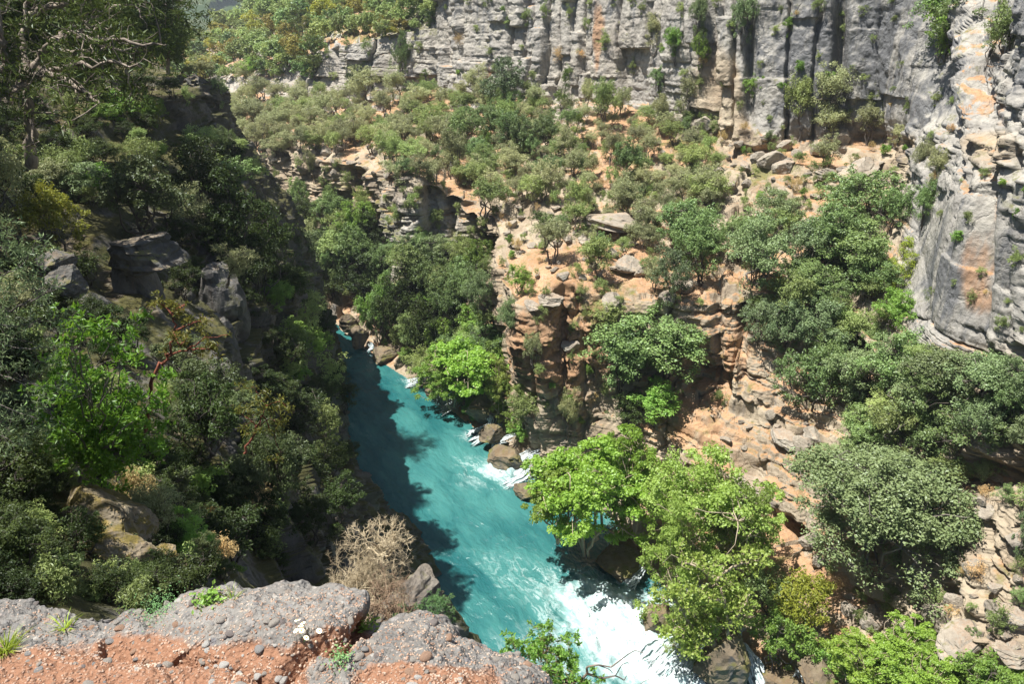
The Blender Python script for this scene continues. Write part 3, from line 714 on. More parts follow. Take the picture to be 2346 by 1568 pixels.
proto('tuft_bright', 2, nc=22, nl=60, rc=0.2, ls=0.08, asp=0.5, z0=0.0, stems=4, tr=0.012, leafmat='bright', irr=0.5, hratio=0.8)
proto('tuft_dry', 2, nc=22, nl=50, rc=0.2, ls=0.07, asp=0.2, z0=0.0, stems=4, tr=0.012, leafmat='dry', irr=0.5, hratio=0.7)
proto('far_round', 4, nc=40, nl=36, rc=0.16, ls=0.075, asp=0.65, z0=0.1, stems=1, tr=0.02, leafmat='olive_green', irr=0.4, hratio=1.0)
PROTO['far_yellow'] = [make_tree('far_yellow', 900 + i, nc=40, nl=36, rc=0.16, ls=0.075, asp=0.65, z0=0.1, stems=1, tr=0.02, leafmat='autumn', irr=0.4) for i in range(3)]
PROTO['far_dark'] = [make_tree('far_dark', 930 + i, nc=40, nl=36, rc=0.16, ls=0.075, asp=0.65, z0=0.1, stems=1, tr=0.02, leafmat='oak', irr=0.4) for i in range(3)]
PROTO['far_lime'] = [make_tree('far_lime', 950 + i, nc=40, nl=36, rc=0.16, ls=0.075, asp=0.65, z0=0.1, stems=1, tr=0.02, leafmat='yellow', irr=0.4) for i in range(2)]
PROTO['far_pine'] = [make_tree('far_pine', 960 + i, nc=30, nl=60, rc=0.16, ls=0.06, asp=0.3, z0=0.4, stems=1, tr=0.02, leafmat='pine', bark='dark', irr=0.5, flat=0.4, hratio=1.5, shape='spread') for i in range(3)]

# ---- stones
def ico(sub):
    import bmesh
    bm = bmesh.new(); bmesh.ops.create_icosphere(bm, subdivisions=sub, radius=1)
    V = np.array([v.co[:] for v in bm.verts]); F = np.array([[v.index for v in f.verts] for f in bm.faces]); bm.free()
    return V, F
ICO5, ICO4, ICO3, ICO2, ICO1, ICO0 = ico(5), ico(4), ico(3), ico(2), ico(1), ico(1)
def make_stone(name, seed, mesh=None, cuts=12, rough=0.14, strata=0.0, box=(1, 1, 0.75)):
    V, F = mesh or ICO4; r = np.random.default_rng(seed); X = V.copy()
    for k in range(cuts):
        n = unit(r.normal(size=3)); dd = 0.50 + 0.30 * r.random()
        e = X @ n - dd; X = X - np.where(e > 0, e * 1.0, 0)[:, None] * n
    X = X * A(box)
    X = X * (1 + rough * 0.6 * fbm(V, 1.7, 4, seed)[:, None] + rough * 0.5 * fbm(V, 5, 3, seed + 3)[:, None])
    if strata:
        tb = table(-2, 2, 0.09, 0.34, seed); i, f, th = cellpos(tb, X[:, 2] + 0.1 * fbm(V, 1.3, 2, seed))
        e = sstep(0, 0.05, np.minimum(f, 1 - f) * th)
        X[:, :2] *= (1 + strata * (h1(i, seed) - 0.5) * 0.5 + (e - 1) * strata * 0.35)[:, None]
    z = X[:, 2] * 0
    return mesh_np(name, X, F, dict(orange=z + 0.1, grey=z + 0.18, green=z), smooth=False)
M_stone = rock_material('boulder_stone', light=(0.38, 0.35, 0.30), mid=(0.26, 0.24, 0.21), soil_amt=0.3, moss_amt=0.1, scale=2.6)
M_wet = rock_material('wet_rock', light=(0.24, 0.20, 0.14), mid=(0.13, 0.10, 0.07), warm=0.3, soil=(0.2, 0.12, 0.04), moss=(0.08, 0.08, 0.02), moss_amt=0.9, soil_amt=0.3, scale=1.6)
STONE = [make_stone('boulder', 500 + i, strata=(0.0, 0.25, 0.0, 0.4)[i % 4], box=((1, .85, .75), (1.2, .8, .6), (1, 1, .9), (1.3, 1, .5))[i % 4]) for i in range(8)]
for s in STONE: s.materials.append(M_stone)

PROTO['ctuft'], PROTO['ctuft_bright'], PROTO['ctuft_dry'] = PROTO['tuft'], PROTO['tuft_bright'], PROTO['tuft_dry']
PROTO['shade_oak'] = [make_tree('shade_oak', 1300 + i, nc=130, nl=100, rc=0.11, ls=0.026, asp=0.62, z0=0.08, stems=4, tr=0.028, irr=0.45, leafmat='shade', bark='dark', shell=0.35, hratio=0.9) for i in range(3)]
# ------------------------------------------------------------------ placing things; labels are written at the end from what stands where
REG = []   # (object, u, v, adjective noun, category, group noun)
def el(v): return math.atan((v - 784) / FPX) + PITCH       # depression angle of a pixel row
KIND = {  # proto: (object name, look, noun)
 'olive': ('olive_tree', 'grey-green', 'olive tree'), 'olive_green': ('bushy_olive_tree', 'mid-green', 'bushy olive tree'), 'oak': ('oak_tree', 'dense green', 'evergreen oak'),  # olive_green stands for the greener olive trees
 'oak_grey': ('oak_tree', 'dull grey-green', 'evergreen oak'), 'blue': ('leafy_bush', 'bluish-green', 'leafy bush'), 'dark': ('dark_tree', 'dark green', 'tree'),
 'juniper': ('juniper_tree', 'dark conical', 'juniper'), 'cypress': ('juniper_tree', 'yellow-green conical', 'juniper'), 'bright': ('bright_shrub', 'bright green', 'shrub'),
 'yellow': ('yellow_shrub', 'yellow-green', 'shrub'), 'autumn': ('rusty_tree', 'rusty green', 'tree'), 'plane': ('plane_tree', 'fresh bright green', 'plane tree'),
 'plane2': ('plane_tree', 'pale green', 'plane tree'), 'young_plane': ('young_plane_tree', 'slender light green', 'plane tree'), 'big_bush': ('rounded_bush', 'huge grey-green', 'bush'),
 'ctuft': ('cliff_shrub', 'small green', 'shrub'), 'ctuft_bright': ('cliff_shrub', 'small bright green', 'shrub'), 'ctuft_dry': ('cliff_shrub', 'small dry brown', 'shrub'), 'shade_oak': ('oak_tree', 'shade-dulled green', 'evergreen oak'),
 'tuft': ('low_shrub', 'small green', 'low shrub'), 'tuft_bright': ('low_shrub', 'small bright green', 'low shrub'), 'tuft_dry': ('dry_shrub', 'small dry brown', 'low shrub'),
 'far_round': ('hillside_tree', 'round green', 'tree'), 'far_yellow': ('hillside_tree', 'rusty yellow', 'tree'), 'far_dark': ('hillside_tree', 'dark green', 'tree'),
 'far_lime': ('hillside_tree', 'lime green', 'tree'), 'far_pine': ('hillside_pine', 'tall loose', 'pine tree')}
def put_tree(kind, base, w, h, u, v, rz=None, lean=0.0, look=None, parts=True, pi=None):
    pr = PROTO[kind]; tm, cm = pr[(pi if pi is not None else random.randrange(len(pr)))]
    o = bpy.data.objects.new(KIND[kind][0], None); COL.objects.link(o); o.empty_display_size = 0.2
    o.location = base; o.scale = (w, w, h)
    a = random.random() * 6.283 if rz is None else rz
    o.rotation_euler = (lean * math.cos(a * 3) * 0.1, lean * math.sin(a * 3) * 0.1, a)
    t = bpy.data.objects.new('trunk', tm); COL.objects.link(t); t.parent = o
    c = bpy.data.objects.new('crown', cm); COL.objects.link(c); c.parent = o
    REG.append((o, u, v, look or KIND[kind][1], KIND[kind][2]))
    return o
def tree(kind, u, vt, vb, wpx, side='r', sink=0.25, look=None, **k):
    """a plant whose outline in the photograph spans rows vt..vb and is wpx wide"""
    e = el(vb)
    vbase = vb - 0.30 * wpx * math.sin(e)
    p, n = (pick_r if side == 'r' else pick_l)(u, vbase)
    if p is None: return
    d = proj(p)[2]; s = d / FPX
    w = wpx * s * (1.22 if kind.startswith('olive') else 1.10)
    h = max(0.45 * w, ((vb - vt) - 0.55 * wpx * math.sin(e)) * s / math.cos(e)) * 1.12
    base = p - A((0, 0, sink))
    put_tree(kind, base, w, h + sink, u, (vt + vb) / 2, look=look, lean=1.0, **k)

# notable trees right of the river, from the terrace under the tall cliff down to the bank
T = '''
olive 838 165 235 75;olive 795 205 245 40;olive 765 200 240 45;dark 820 160 215 70;olive 903 165 237 62;oak 916 95 195 45;olive 965 200 255 62
olive 1006 205 262 46;juniper 972 160 225 46;olive_green 1062 215 272 66;blue 1155 150 262 106;olive 1230 205 257 46;oak 1164 215 280 58;olive 1204 240 280 44
juniper 1282 168 272 54;olive 1335 190 262 40;olive_green 1378 192 292 52;olive 1420 205 268 44;olive 1300 225 270 40;olive_green 985 250 320 66;olive 1020 270 350 72
oak 1056 255 345 84;oak 1108 245 335 84;oak 1160 260 345 74;oak 1190 280 370 70;olive 1034 300 405 62;olive_green 932 330 392 70;olive 902 365 430 66;olive 985 375 440 56
oak 1083 370 425 64;juniper 1115 310 390 42;olive 1171 350 412 66;oak 1251 268 345 74;olive 1293 305 385 52;juniper 1328 265 345 48;olive_green 1283 320 372 60;olive 1314 350 412 52
olive 1241 372 460 78;olive 1192 405 465 56;olive_green 1108 412 512 86;olive 1398 300 380 50;oak 1440 330 428 76;olive 1476 380 442 62;olive 1432 412 508 72
olive_green 1304 420 518 52;olive 1342 430 492 44;dark 1243 475 532 66;olive 1470 470 545 76;olive 1265 508 612 92;olive_green 1375 540 645 84
olive 727 285 345 50;olive 760 285 340 48;olive 785 275 335 56;olive 818 270 335 58;olive 742 262 300 36;olive 700 255 292 42;olive 670 235 285 46;olive 640 262 312 50;olive 610 270 322 52
olive_green 880 280 330 48;olive 920 270 322 50;olive 895 300 345 46;olive 590 235 290 56;olive 560 225 285 56;olive 540 255 305 50;olive 655 300 350 56;olive 620 320 365 50;olive 575 300 345 50
olive 690 200 250 56;olive 640 195 245 56;olive 600 180 232 56;olive 735 215 262 44;olive 570 150 200 46
olive 1508 228 300 46;olive 1573 180 275 60;oak 1511 160 215 55;bright 1544 75 148 52;bright 1607 95 165 40;oak_grey 1590 0 92 46;olive 1500 40 120 50;oak_grey 1695 0 106 60
olive 1580 300 360 56;olive_green 1590 340 400 62;olive 1617 385 465 76;olive 1512 390 420 44;olive_green 1615 402 478 84;olive 1545 400 482 60;olive 1530 440 500 50
olive_green 1829 190 315 68;olive 1905 165 275 86;olive 1893 255 330 80;olive 1985 250 335 62;olive 2020 250 330 64;olive 1891 315 382 60;bright 1721 172 232 52;oak 1762 300 330 34
olive 2050 290 335 40;olive 2095 335 425 46;olive 2135 345 440 44;bright 2170 0 145 140;oak 2165 -20 120 150;oak 2310 30 110 60;bright 1804 45 85 30;olive_green 2265 60 125 40
oak 1575 465 605 150;oak 1600 500 660 120;blue 1545 580 700 90;olive 1500 590 672 62;oak 1700 490 590 120;oak_grey 1735 505 670 150;oak_grey 1770 440 530 110
oak 1900 470 620 150;blue 1840 500 640 130;oak 1960 400 540 170;oak 1930 520 680 170;oak 2040 430 540 90;olive_green 1790 480 560 80;oak 2110 420 520 70;oak 1850 600 700 120
cypress 2048 548 662 88;yellow 1782 640 700 60;blue 1735 690 800 100;blue 1800 690 810 110;blue 1870 700 830 120;oak 1890 640 740 110;oak 1985 600 700 110;bright 2045 668 768 110
blue 1900 780 860 90;olive_green 1955 715 810 100;oak_grey 2030 770 900 120;olive_green 2105 790 880 90;oak_grey 2160 790 940 170;oak_grey 2260 800 960 170;oak_grey 2330 830 980 110
oak_grey 2080 850 1010 150;oak 2200 900 1060 190;oak 2120 950 1080 120;oak 2290 930 1060 120;oak 1960 930 1040 110;oak 2000 960 1060 130
oak 1860 805 960 150;olive_green 2040 900 980 100;blue 1950 870 960 60
oak 1470 715 900 240;oak 1420 760 920 150;oak 1530 740 880 130;bright 1500 880 990 130;dark 1440 900 980 100;olive_green 1390 700 770 70
big_bush 1995 1045 1385 392;oak_grey 1945 1000 1100 120;blue 2325 1150 1290 60
bright 1010 740 830 70;dark 940 590 680 90;oak 880 640 790 90;dark 925 640 800 100;dark 820 590 720 120;oak 1010 600 720 90;oak 1045 650 770 90;dark 970 690 830 90;bright 870 650 800 90
oak_grey 950 540 640 80;olive_green 800 530 640 100;oak 860 560 640 90;bright 825 470 570 78;oak 770 560 650 80;olive_green 735 540 640 80;olive 700 500 600 70;dark 760 610 690 90
oak_grey 1100 640 740 70;olive_green 1130 700 800 80;oak_grey 1170 690 780 60;olive_green 1130 790 890 70;bright 1195 610 680 60;bright 1100 560 640 60;olive_green 1060 560 640 60;olive 1225 770 850 44
olive 1300 900 1010 50;oak 690 420 520 60;olive_green 650 480 560 60;olive_green 830 430 500 40;oak 755 430 500 36;olive 720 350 420 30
bright 585 140 185 50;bright 980 760 800 46;tuft 1110 590 640 40;yellow 1090 610 650 36;olive_green 910 470 530 40;tuft 940 440 480 40;tuft 1000 480 520 40
plane 1090 760 965 210;plane 1050 800 960 150;plane2 1150 830 985 90;young_plane 1180 880 1010 60
'''
for ln in T.replace('\n', ';').split(';'):
    q = ln.split()
    if len(q) == 5: tree(q[0], *map(float, q[1:]))
def tree_at(kind, base, w, h, **k):
    u, v, d = proj(A(base)); o = put_tree(kind, A(base, float), w, h, float(u), float(v) - h * 0.5 * FPX / float(d), **k); return o
# bank trees at the rapids: they lean over the water
def span(kind, u, vt, vb, wpx, Y, hm=None, **k):
    p = P(u, vb - 0.25 * wpx * 0.5, Y); d = proj(p)[2]; w = wpx * d / FPX; e = el(vb)
    h = hm or max(0.5 * w, ((vb - vt) - 0.5 * wpx * math.sin(e)) * d / FPX / math.cos(e))
    return put_tree(kind, p, w, h, u, (vt + vb) / 2, **k)
span('plane', 1345, 975, 1300, 300, 46.5, pi=0); span('plane', 1280, 1060, 1260, 180, 46, pi=1); span('plane', 1440, 1000, 1300, 200, 47.5, pi=1)
span('plane2', 1600, 1000, 1400, 300, 42, pi=0); span('plane2', 1540, 1150, 1500, 200, 40, pi=1); span('plane2', 1680, 1100, 1430, 200, 41, pi=1); span('plane2', 1650, 1330, 1480, 150, 37.5, pi=0)
span('yellow', 1820, 1290, 1480, 150, 37, look='large yellow-green'); span('bright', 1780, 1400, 1560, 140, 35.5); span('oak', 1760, 1300, 1420, 110, 38.5)
span('plane2', 1560, 1380, 1520, 110, 37, pi=1)
for (u, vt, vb, w_, Y) in ((1950, 1440, 1600, 170, 33), (2060, 1420, 1600, 190, 31.5), (2190, 1460, 1620, 190, 30), (2310, 1480, 1640, 170, 28.5), (1880, 1480, 1600, 110, 34), (2260, 1500, 1650, 160, 27.5), (2120, 1500, 1660, 170, 29)):
    span('plane' if w_ > 160 else 'bright', u, vt, vb, w_, Y)

span('oak', 2205, -20, 150, 190, 66, hm=5.5); span('bright', 2150, 40, 150, 90, 68, hm=3.5); span('olive_green', 2300, 50, 150, 110, 56, hm=3.2)
# shaded side, left of the river
TL = '''
olive 30 330 590 170;oak_grey 350 365 575 200;yellow 150 430 610 140;dark 90 400 520 120;dark 500 345 520 170;dark 570 420 640 160;oak 540 370 450 110;dark 640 480 680 120
bright 280 230 300 90;bright 350 232 300 60;yellow 362 225 290 36;bright 240 240 290 60;olive 120 370 450 90;oak_grey 200 380 470 120;bright 372 330 385 50;olive 460 440 560 90
dark 520 520 640 120;olive 540 490 590 70;dark 600 560 700 110;dark 660 600 720 110;oak_grey 700 530 640 90;olive_green 700 680 760 90;bright 700 740 850 110;dark 650 760 860 110
dark 700 880 990 120;dark 760 1000 1110 110;oak 650 1010 1130 120;dark 580 950 1060 130;dark 690 1060 1200 150;dark 770 1100 1220 110;oak 560 900 1010 110;dark 610 1130 1300 170;oak_grey 640 1000 1200 120
dark 460 900 1120 180;oak_grey 480 830 1010 150;olive_green 70 560 660 130;dark 40 680 860 200;olive 40 640 760 120;
dark 200 880 1000 130;dark 530 1150 1320 180;oak_grey 560 1060 1200 120;olive 380 1120 1270 110;bright 420 1190 1300 110;tuft_dry 505 1225 1310 90;dark 40 1000 1200 200;dark 30 1200 1360 170;olive_green 150 980 1090 90
olive 590 600 680 60;dark 560 650 760 80;bright 640 640 720 80;dark 690 900 960 90;dark 600 820 900 80;bright 560 560 600 40
oak 520 300 360 50;dark 550 330 400 60;oak_grey 505 190 250 40;olive 470 140 190 50;dark 420 110 170 60;olive 440 150 185 40;dark 300 180 240 80;dark 200 180 260 90;dark 230 320 380 90;dark 130 300 380 90;dark 20 250 330 90
dark 380 200 240 40;tuft 430 200 240 40;tuft_bright 430 340 370 40;dark 690 660 720 60;dark 745 720 800 60;dark 770 830 900 70;dark 800 1010 1070 60;dark 790 880 960 60;bright 730 760 840 70
'''
for ln in TL.replace('\n', ';').split(';'):
    q = ln.split()
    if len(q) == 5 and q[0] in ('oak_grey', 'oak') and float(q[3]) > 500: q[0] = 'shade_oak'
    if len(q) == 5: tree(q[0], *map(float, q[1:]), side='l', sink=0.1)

# hillside forest above the small cliffs, loosely scattered
def scatter(poly, n, kinds, wlo, whi, side='r', seed=1, hk=1.0, mind=18, slope=None, sink=0.3):
    r = random.Random(seed); pts = []; tries = 0
    us = [p[0] for p in poly]; vs = [p[1] for p in poly]
    def inside(x, y):
        c = False; j = len(poly) - 1
        for i in range(len(poly)):
            if (poly[i][1] > y) != (poly[j][1] > y) and x < (poly[j][0] - poly[i][0]) * (y - poly[i][1]) / (poly[j][1] - poly[i][1]) + poly[i][0]: c = not c
            j = i
        return c
    while len(pts) < n and tries < n * 40:
        tries += 1; x = r.uniform(min(us), max(us)); y = r.uniform(min(vs), max(vs))
        if not inside(x, y) or any((x - a) ** 2 + (y - b_) ** 2 < mind ** 2 for a, b_ in pts): continue
        if side == 'l' and any((x - a) ** 2 + (y - b_) ** 2 < c_ * c_ for a, b_, c_ in ((325, 640, 105), (335, 740, 90), (510, 760, 85), (455, 230, 55), (430, 290, 75), (140, 660, 60))): continue
        p, nn = (pick_r if side == 'r' else pick_l)(x, y)
        if p is None: continue
        pts.append((x, y)); wpx = r.uniform(wlo, whi) * r.choice((0.8, 1, 1, 1.2)); d = proj(p)[2]; w_ = wpx * d / FPX
        k = r.choices([a for a, _ in kinds], [b_ for _, b_ in kinds])[0]
        hh = w_ * hk * r.uniform(0.8, 1.15) * (1.7 if 'pine' in k else 1)
        yield k, p - A((0, 0, sink)), w_, hh, x, y
fk = [('far_round', 5), ('far_yellow', 1.4), ('far_dark', 3), ('far_lime', .6), ('far_pine', 1)]
for a in scatter([(385, 190), (410, 125), (560, 70), (700, -30), (1010, -60), (990, 60), (900, 90), (740, 85), (720, 190), (560, 175), (480, 200)], 250, fk, 34, 62, seed=3, mind=15):
    put_tree(*a)
for a in scatter([(480, 230), (740, 215), (740, 300), (560, 320), (500, 300)], 26, [('olive', 4), ('olive_green', 1)], 36, 54, seed=4, mind=30, sink=0.2): put_tree(*a)
for a in scatter([(560, 60), (700, -40), (1000, -140), (1000, -40), (660, 50)], 40, [('far_pine', 3), ('far_round', 3)], 40, 70, seed=5, mind=24): put_tree(*a)
# shrubs clinging to the cliffs
for a in scatter([(1010, 10), (2080, 5), (2080, 290), (1640, 310), (1450, 230), (1030, 190)], 74, [('ctuft', 5), ('ctuft_bright', 1), ('ctuft_dry', .7)], 14, 34, seed=6, mind=34, sink=0.1): put_tree(*a)
for a in scatter([(740, 110), (960, 100), (960, 190), (750, 200)], 14, [('ctuft', 4)], 14, 28, seed=8, mind=22, sink=0.1): put_tree(*a)
for a in scatter([(880, 390), (1180, 480), (1180, 620), (900, 600), (640, 480), (620, 360)], 40, [('ctuft', 5), ('ctuft_bright', 1.2), ('ctuft_dry', .5)], 16, 36, seed=9, mind=24, sink=0.1): put_tree(*a)
for a in scatter([(2130, 130), (2346, 130), (2346, 780), (2120, 700)], 22, [('ctuft', 5), ('ctuft_bright', .8), ('ctuft_dry', 1)], 16, 38, seed=10, mind=34, sink=0.1): put_tree(*a)
for a in scatter([(1190, 640), (1700, 640), (1700, 920), (1220, 1000)], 34, [('ctuft', 4), ('ctuft_bright', 1), ('ctuft_dry', 1.5)], 14, 34, seed=12, mind=28, sink=0.1): put_tree(*a)
# low plants on the terraces
for a in scatter([(1100, 380), (1640, 330), (2080, 330), (2080, 500), (1700, 560), (1480, 640), (1200, 640)], 130, [('tuft', 5), ('tuft_bright', .5), ('tuft_dry', 1.2)], 14, 36, seed=13, mind=19, sink=0.05): put_tree(*a)
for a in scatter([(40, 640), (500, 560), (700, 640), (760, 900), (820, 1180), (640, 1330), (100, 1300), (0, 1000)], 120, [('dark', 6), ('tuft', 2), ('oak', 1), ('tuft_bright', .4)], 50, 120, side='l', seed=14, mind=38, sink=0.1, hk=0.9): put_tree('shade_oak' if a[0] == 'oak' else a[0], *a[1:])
for a in scatter([(0, 200), (480, 200), (600, 420), (400, 520), (0, 420)], 70, [('dark', 5), ('tuft', 2), ('olive_green', 1), ('tuft_bright', .4)], 40, 90, side='l', seed=15, mind=28, sink=0.1, hk=0.8): put_tree(*a)

for a in scatter([(960, 215), (1240, 240), (1240, 470), (1080, 440), (880, 400), (900, 330)], 46, [('olive', 4), ('olive_green', 3), ('oak', 1.5)], 44, 66, seed=16, mind=26, sink=0.2): put_tree(*a)
for a in scatter([(1240, 240), (1600, 300), (1640, 470), (1500, 640), (1300, 560), (1240, 420)], 58, [('olive', 4), ('olive_green', 2), ('oak', 1)], 36, 62, seed=17, mind=31, sink=0.2): put_tree(*a)
for a in scatter([(500, 240), (740, 270), (950, 270), (900, 345), (600, 365), (520, 320)], 34, [('olive', 4), ('olive_green', 2)], 38, 60, seed=18, mind=28, sink=0.2): put_tree(*a)
for a in scatter([(640, 480), (880, 540), (1080, 640), (1160, 900), (1000, 850), (820, 740), (700, 620)], 50, [('oak', 3), ('dark', 2), ('olive_green', 2), ('bright', 1), ('oak_grey', 1)], 60, 95, seed=19, mind=34, sink=0.2): put_tree(*a)
for a in scatter([(1620, 590), (1800, 600), (1990, 560), (2060, 760), (1960, 1000), (1860, 800), (1700, 720)], 18, [('oak', 3), ('blue', 1), ('olive_green', 2)], 70, 110, seed=20, mind=60, sink=0.2): put_tree(*a)
for a in scatter([(1950, 880), (2100, 920), (2346, 950), (2400, 1120), (2100, 1120), (1950, 1040)], 16, [('oak', 3), ('oak_grey', 3), ('olive_green', 2)], 90, 140, seed=21, mind=80, sink=0.2): put_tree(*a)
# boulders and stones
def stone(u, v, wpx, side='r', look='pale grey', noun='boulder', k=None, sq=1.0, sink=0.3, mat=None, name='boulder'):
    p, n = (pick_r if side == 'r' else pick_l)(u, v)
    if p is None or abs(n[2]) < 0.5: return
    d = proj(p)[2]; w_ = wpx * d / FPX * 0.52
    me = STONE[random.randrange(8) if k is None else k]
    if mat is not None:
        me2 = bpy.data.meshes.get(me.name + '_wet')
        if me2 is None: me2 = me.copy(); me2.name = me.name + '_wet'; me2.materials.clear(); me2.materials.append(mat)
        me = me2
    o = bpy.data.objects.new(name, me); COL.objects.link(o); o.location = p + A((0, 0, w_ * (0.55 - sink)))
    o.scale = (w_, w_ * random.uniform(.8, 1.1), w_ * sq * random.uniform(.85, 1.1)); o.rotation_euler = (random.uniform(-.25, .25), random.uniform(-.25, .25), random.uniform(0, 6.28))
    REG.append((o, u, v, look, noun)); return o
for q in ((1735, 368, 46, 0), (1760, 372, 62, 2), (1795, 392, 56, 4), (1800, 340, 52, 6), (1822, 355, 40, 0), (1700, 385, 40, 3), (1770, 335, 40, 4), (1890, 400, 60, 7), (1935, 395, 50, 1), (2030, 395, 110, 5), (1975, 400, 110, 7), (1870, 350, 60, 2),
          (1930, 325, 60, 0), (1560, 275, 44, 6), (1600, 290, 60, 2), (1580, 320, 50, 4), (1430, 618, 70, 4), (1462, 622, 44, 0), (1400, 520, 120, 1), (1350, 545, 60, 5), (1790, 1010, 70, 5), (1830, 1020, 60, 0), (1860, 1000, 50, 2), (1755, 1050, 66, 3),
          (1720, 1130, 100, 3), (1765, 1110, 80, 5), (1700, 1160, 60, 1), (2260, 1170, 50, 4), (2240, 1150, 40, 2), (2275, 1220, 90, 5), (2150, 1420, 90, 4), (2230, 1300, 60, 0), (2270, 1330, 60, 6), (2100, 1440, 80, 2), (2200, 1480, 120, 5), (2300, 1420, 110, 1),
          (2180, 1380, 60, 0), (2310, 1500, 90, 3), (1940, 1400, 50, 0), (1990, 1430, 60, 4), (1850, 1240, 50, 6), (1870, 1290, 40, 2), (2220, 1230, 40, 0), (2330, 1250, 60, 6), (1265, 690, 60, 3), (1320, 700, 66, 7), (1290, 745, 60, 1), (1240, 740, 60, 3), (1215, 700, 50, 7),
          (1305, 800, 46, 6), (1325, 870, 70, 2), (1560, 660, 60, 4), (1530, 690, 50, 0), (1440, 700, 70, 3), (1395, 695, 60, 1), (900, 315, 44, 4), (860, 305, 26, 0), (775, 345, 30, 4), (745, 350, 30, 2)):
    stone(q[0], q[1], q[2], k=q[3])
def scat_st(poly, n, lo, hi, seed, side='r', mind=10, **k):
    for kk, p, w_, h_, x, y in list(scatter(poly, n, [('tuft', 1)], lo, hi, side=side, seed=seed, mind=mind)): stone(x, y, random.uniform(lo, hi), side=side, noun='stone', name='stone', **k)
scat_st([(590, 340), (900, 300), (1080, 340), (900, 420), (640, 390)], 90, 9, 26, 31, mind=11)
scat_st([(1100, 400), (1500, 440), (1480, 640), (1200, 640), (1110, 500)], 70, 12, 36, 32, mind=17)
scat_st([(1500, 280), (2080, 330), (2080, 440), (1680, 470), (1480, 420)], 50, 10, 34, 33, mind=17)
scat_st([(600, 250), (920, 235), (930, 262), (620, 285)], 34, 8, 20, 34, mind=11)
scat_st([(1880, 1380), (2346, 1180), (2346, 1568), (1900, 1540)], 34, 12, 40, 35, mind=22)
scat_st([(1600, 930), (1860, 960), (1880, 1120), (1700, 1200)], 40, 12, 34, 36, mind=16)

for a in scatter([(0, 1040), (100, 1140), (130, 1330), (0, 1340)], 16, [('dark', 4), ('tuft', 1)], 90, 170, side='l', seed=41, mind=36, sink=0.1, hk=0.9): put_tree(*a)
for a in scatter([(300, 1120), (560, 1060), (640, 1300), (420, 1370), (300, 1340)], 26, [('dark', 4), ('tuft', 2), ('tuft_dry', 1)], 60, 130, side='l', seed=42, mind=36, sink=0.1, hk=0.9): put_tree(*a)

for a in scatter([(-40, 1290), (460, 1330), (440, 1400), (-40, 1390)], 20, [('dark', 4), ('tuft', 2)], 80, 150, side='l', seed=43, mind=30, sink=0.1, hk=0.8): put_tree(*a)
# unseen trees added beyond the left edge to shade the slope below
_rw = random.Random(9)
for i in range(34):
    y = -4 + 66 * (i + _rw.random()) / 34; x = -0.66 * max(y, 4) - 5.5 - 9 * _rw.random() ** 1.5
    j = np.argmin(np.hypot(G2n[..., 0] - x, G2n[..., 1] - y) + 5 * (G2n[..., 2] < 22)); g_ = G2n.reshape(-1, 3)[j]; h_ = _rw.uniform(8, 13)
    o_ = put_tree(_rw.choice(('far_pine', 'dark', 'far_pine')), A((x, y, g_[2] - 0.3)), h_ * 0.62, h_, -300 - i, 300 + y * 3); REG.pop()
    _k = 'pine' if 'pine' in o_.name else 'tree'; _part = ('beside the viewpoint', 'level with the leafy shrub', 'level with the layered knob', 'level with the big pine')[min(3, i // 9)]
    _od = ('nearest', 'second', 'third', 'fourth', 'fifth', 'sixth', 'seventh', 'eighth', 'farthest')[i % 9]
    tag(o_, _od + ' tall ' + _k + ' ' + _part + ', in the unseen wood added for shade', 'tree', group='unseen wood added for shade')

for a in scatter([(960, 215), (1240, 235), (1640, 300), (1660, 440), (1480, 480), (1240, 470), (1080, 430), (880, 400), (890, 330)], 105, [('olive', 5), ('olive_green', 3), ('tuft', 3)], 28, 52, seed=51, mind=20, sink=0.15): put_tree(*a)
for a in scatter([(490, 230), (740, 220), (960, 240), (960, 330), (640, 350), (540, 330)], 50, [('olive', 5), ('olive_green', 3), ('tuft', 1)], 28, 48, seed=52, mind=18, sink=0.15): put_tree(*a)
for a in scatter([(1180, 640), (1400, 650), (1400, 900), (1230, 960)], 16, [('tuft', 4), ('tuft_bright', 1)], 18, 44, seed=53, mind=44, sink=0.1): put_tree(*a)
for a in scatter([(1880, 1100), (2346, 1100), (2346, 1480), (1900, 1450)], 40, [('tuft', 4), ('tuft_dry', 2), ('oak', 1)], 20, 60, seed=54, mind=30, sink=0.1): put_tree(*a)

for a in scatter([(900, 800), (980, 780), (1130, 860), (1230, 1000), (1200, 1050), (1060, 960), (960, 890)], 20, [('bright', 4), ('young_plane', 1), ('olive_green', 2)], 46, 80, seed=61, mind=30, sink=0.2): put_tree(*a)
# ------------------------------------------------------------------ foreground ledge of conglomerate
def PZ(u, v, z): return PW(u, v, z)
EDGE = [(-700, 1330), (-300, 1345), (0, 1360), (200, 1388), (350, 1394), (480, 1354), (640, 1337), (780, 1346), (830, 1384), (848, 1428), (930, 1411), (1010, 1432), (1060, 1478), (1150, 1510), (1250, 1566), (1340, 1660), (1450, 1850)]
IN1 = [(-700, 1420), (-300, 1430), (0, 1440), (180, 1455), (330, 1460), (470, 1440), (610, 1430), (730, 1440), (790, 1455), (830, 1480), (900, 1480), (970, 1500), (1020, 1535), (1100, 1570), (1190, 1630), (1290, 1720), (1350, 1900)]
IN2 = [(-700, 1560), (-300, 1560), (0, 1570), (170, 1580), (320, 1590), (450, 1590), (560, 1590), (680, 1590), (760, 1600), (810, 1610), (870, 1620), (930, 1640), (990, 1660), (1060, 1700), (1130, 1760), (1200, 1850), (1240, 1980)]
IN3 = [(u * 1.1 - 60, 2300) for u, v in IN2]
zr = [38.12] * 17
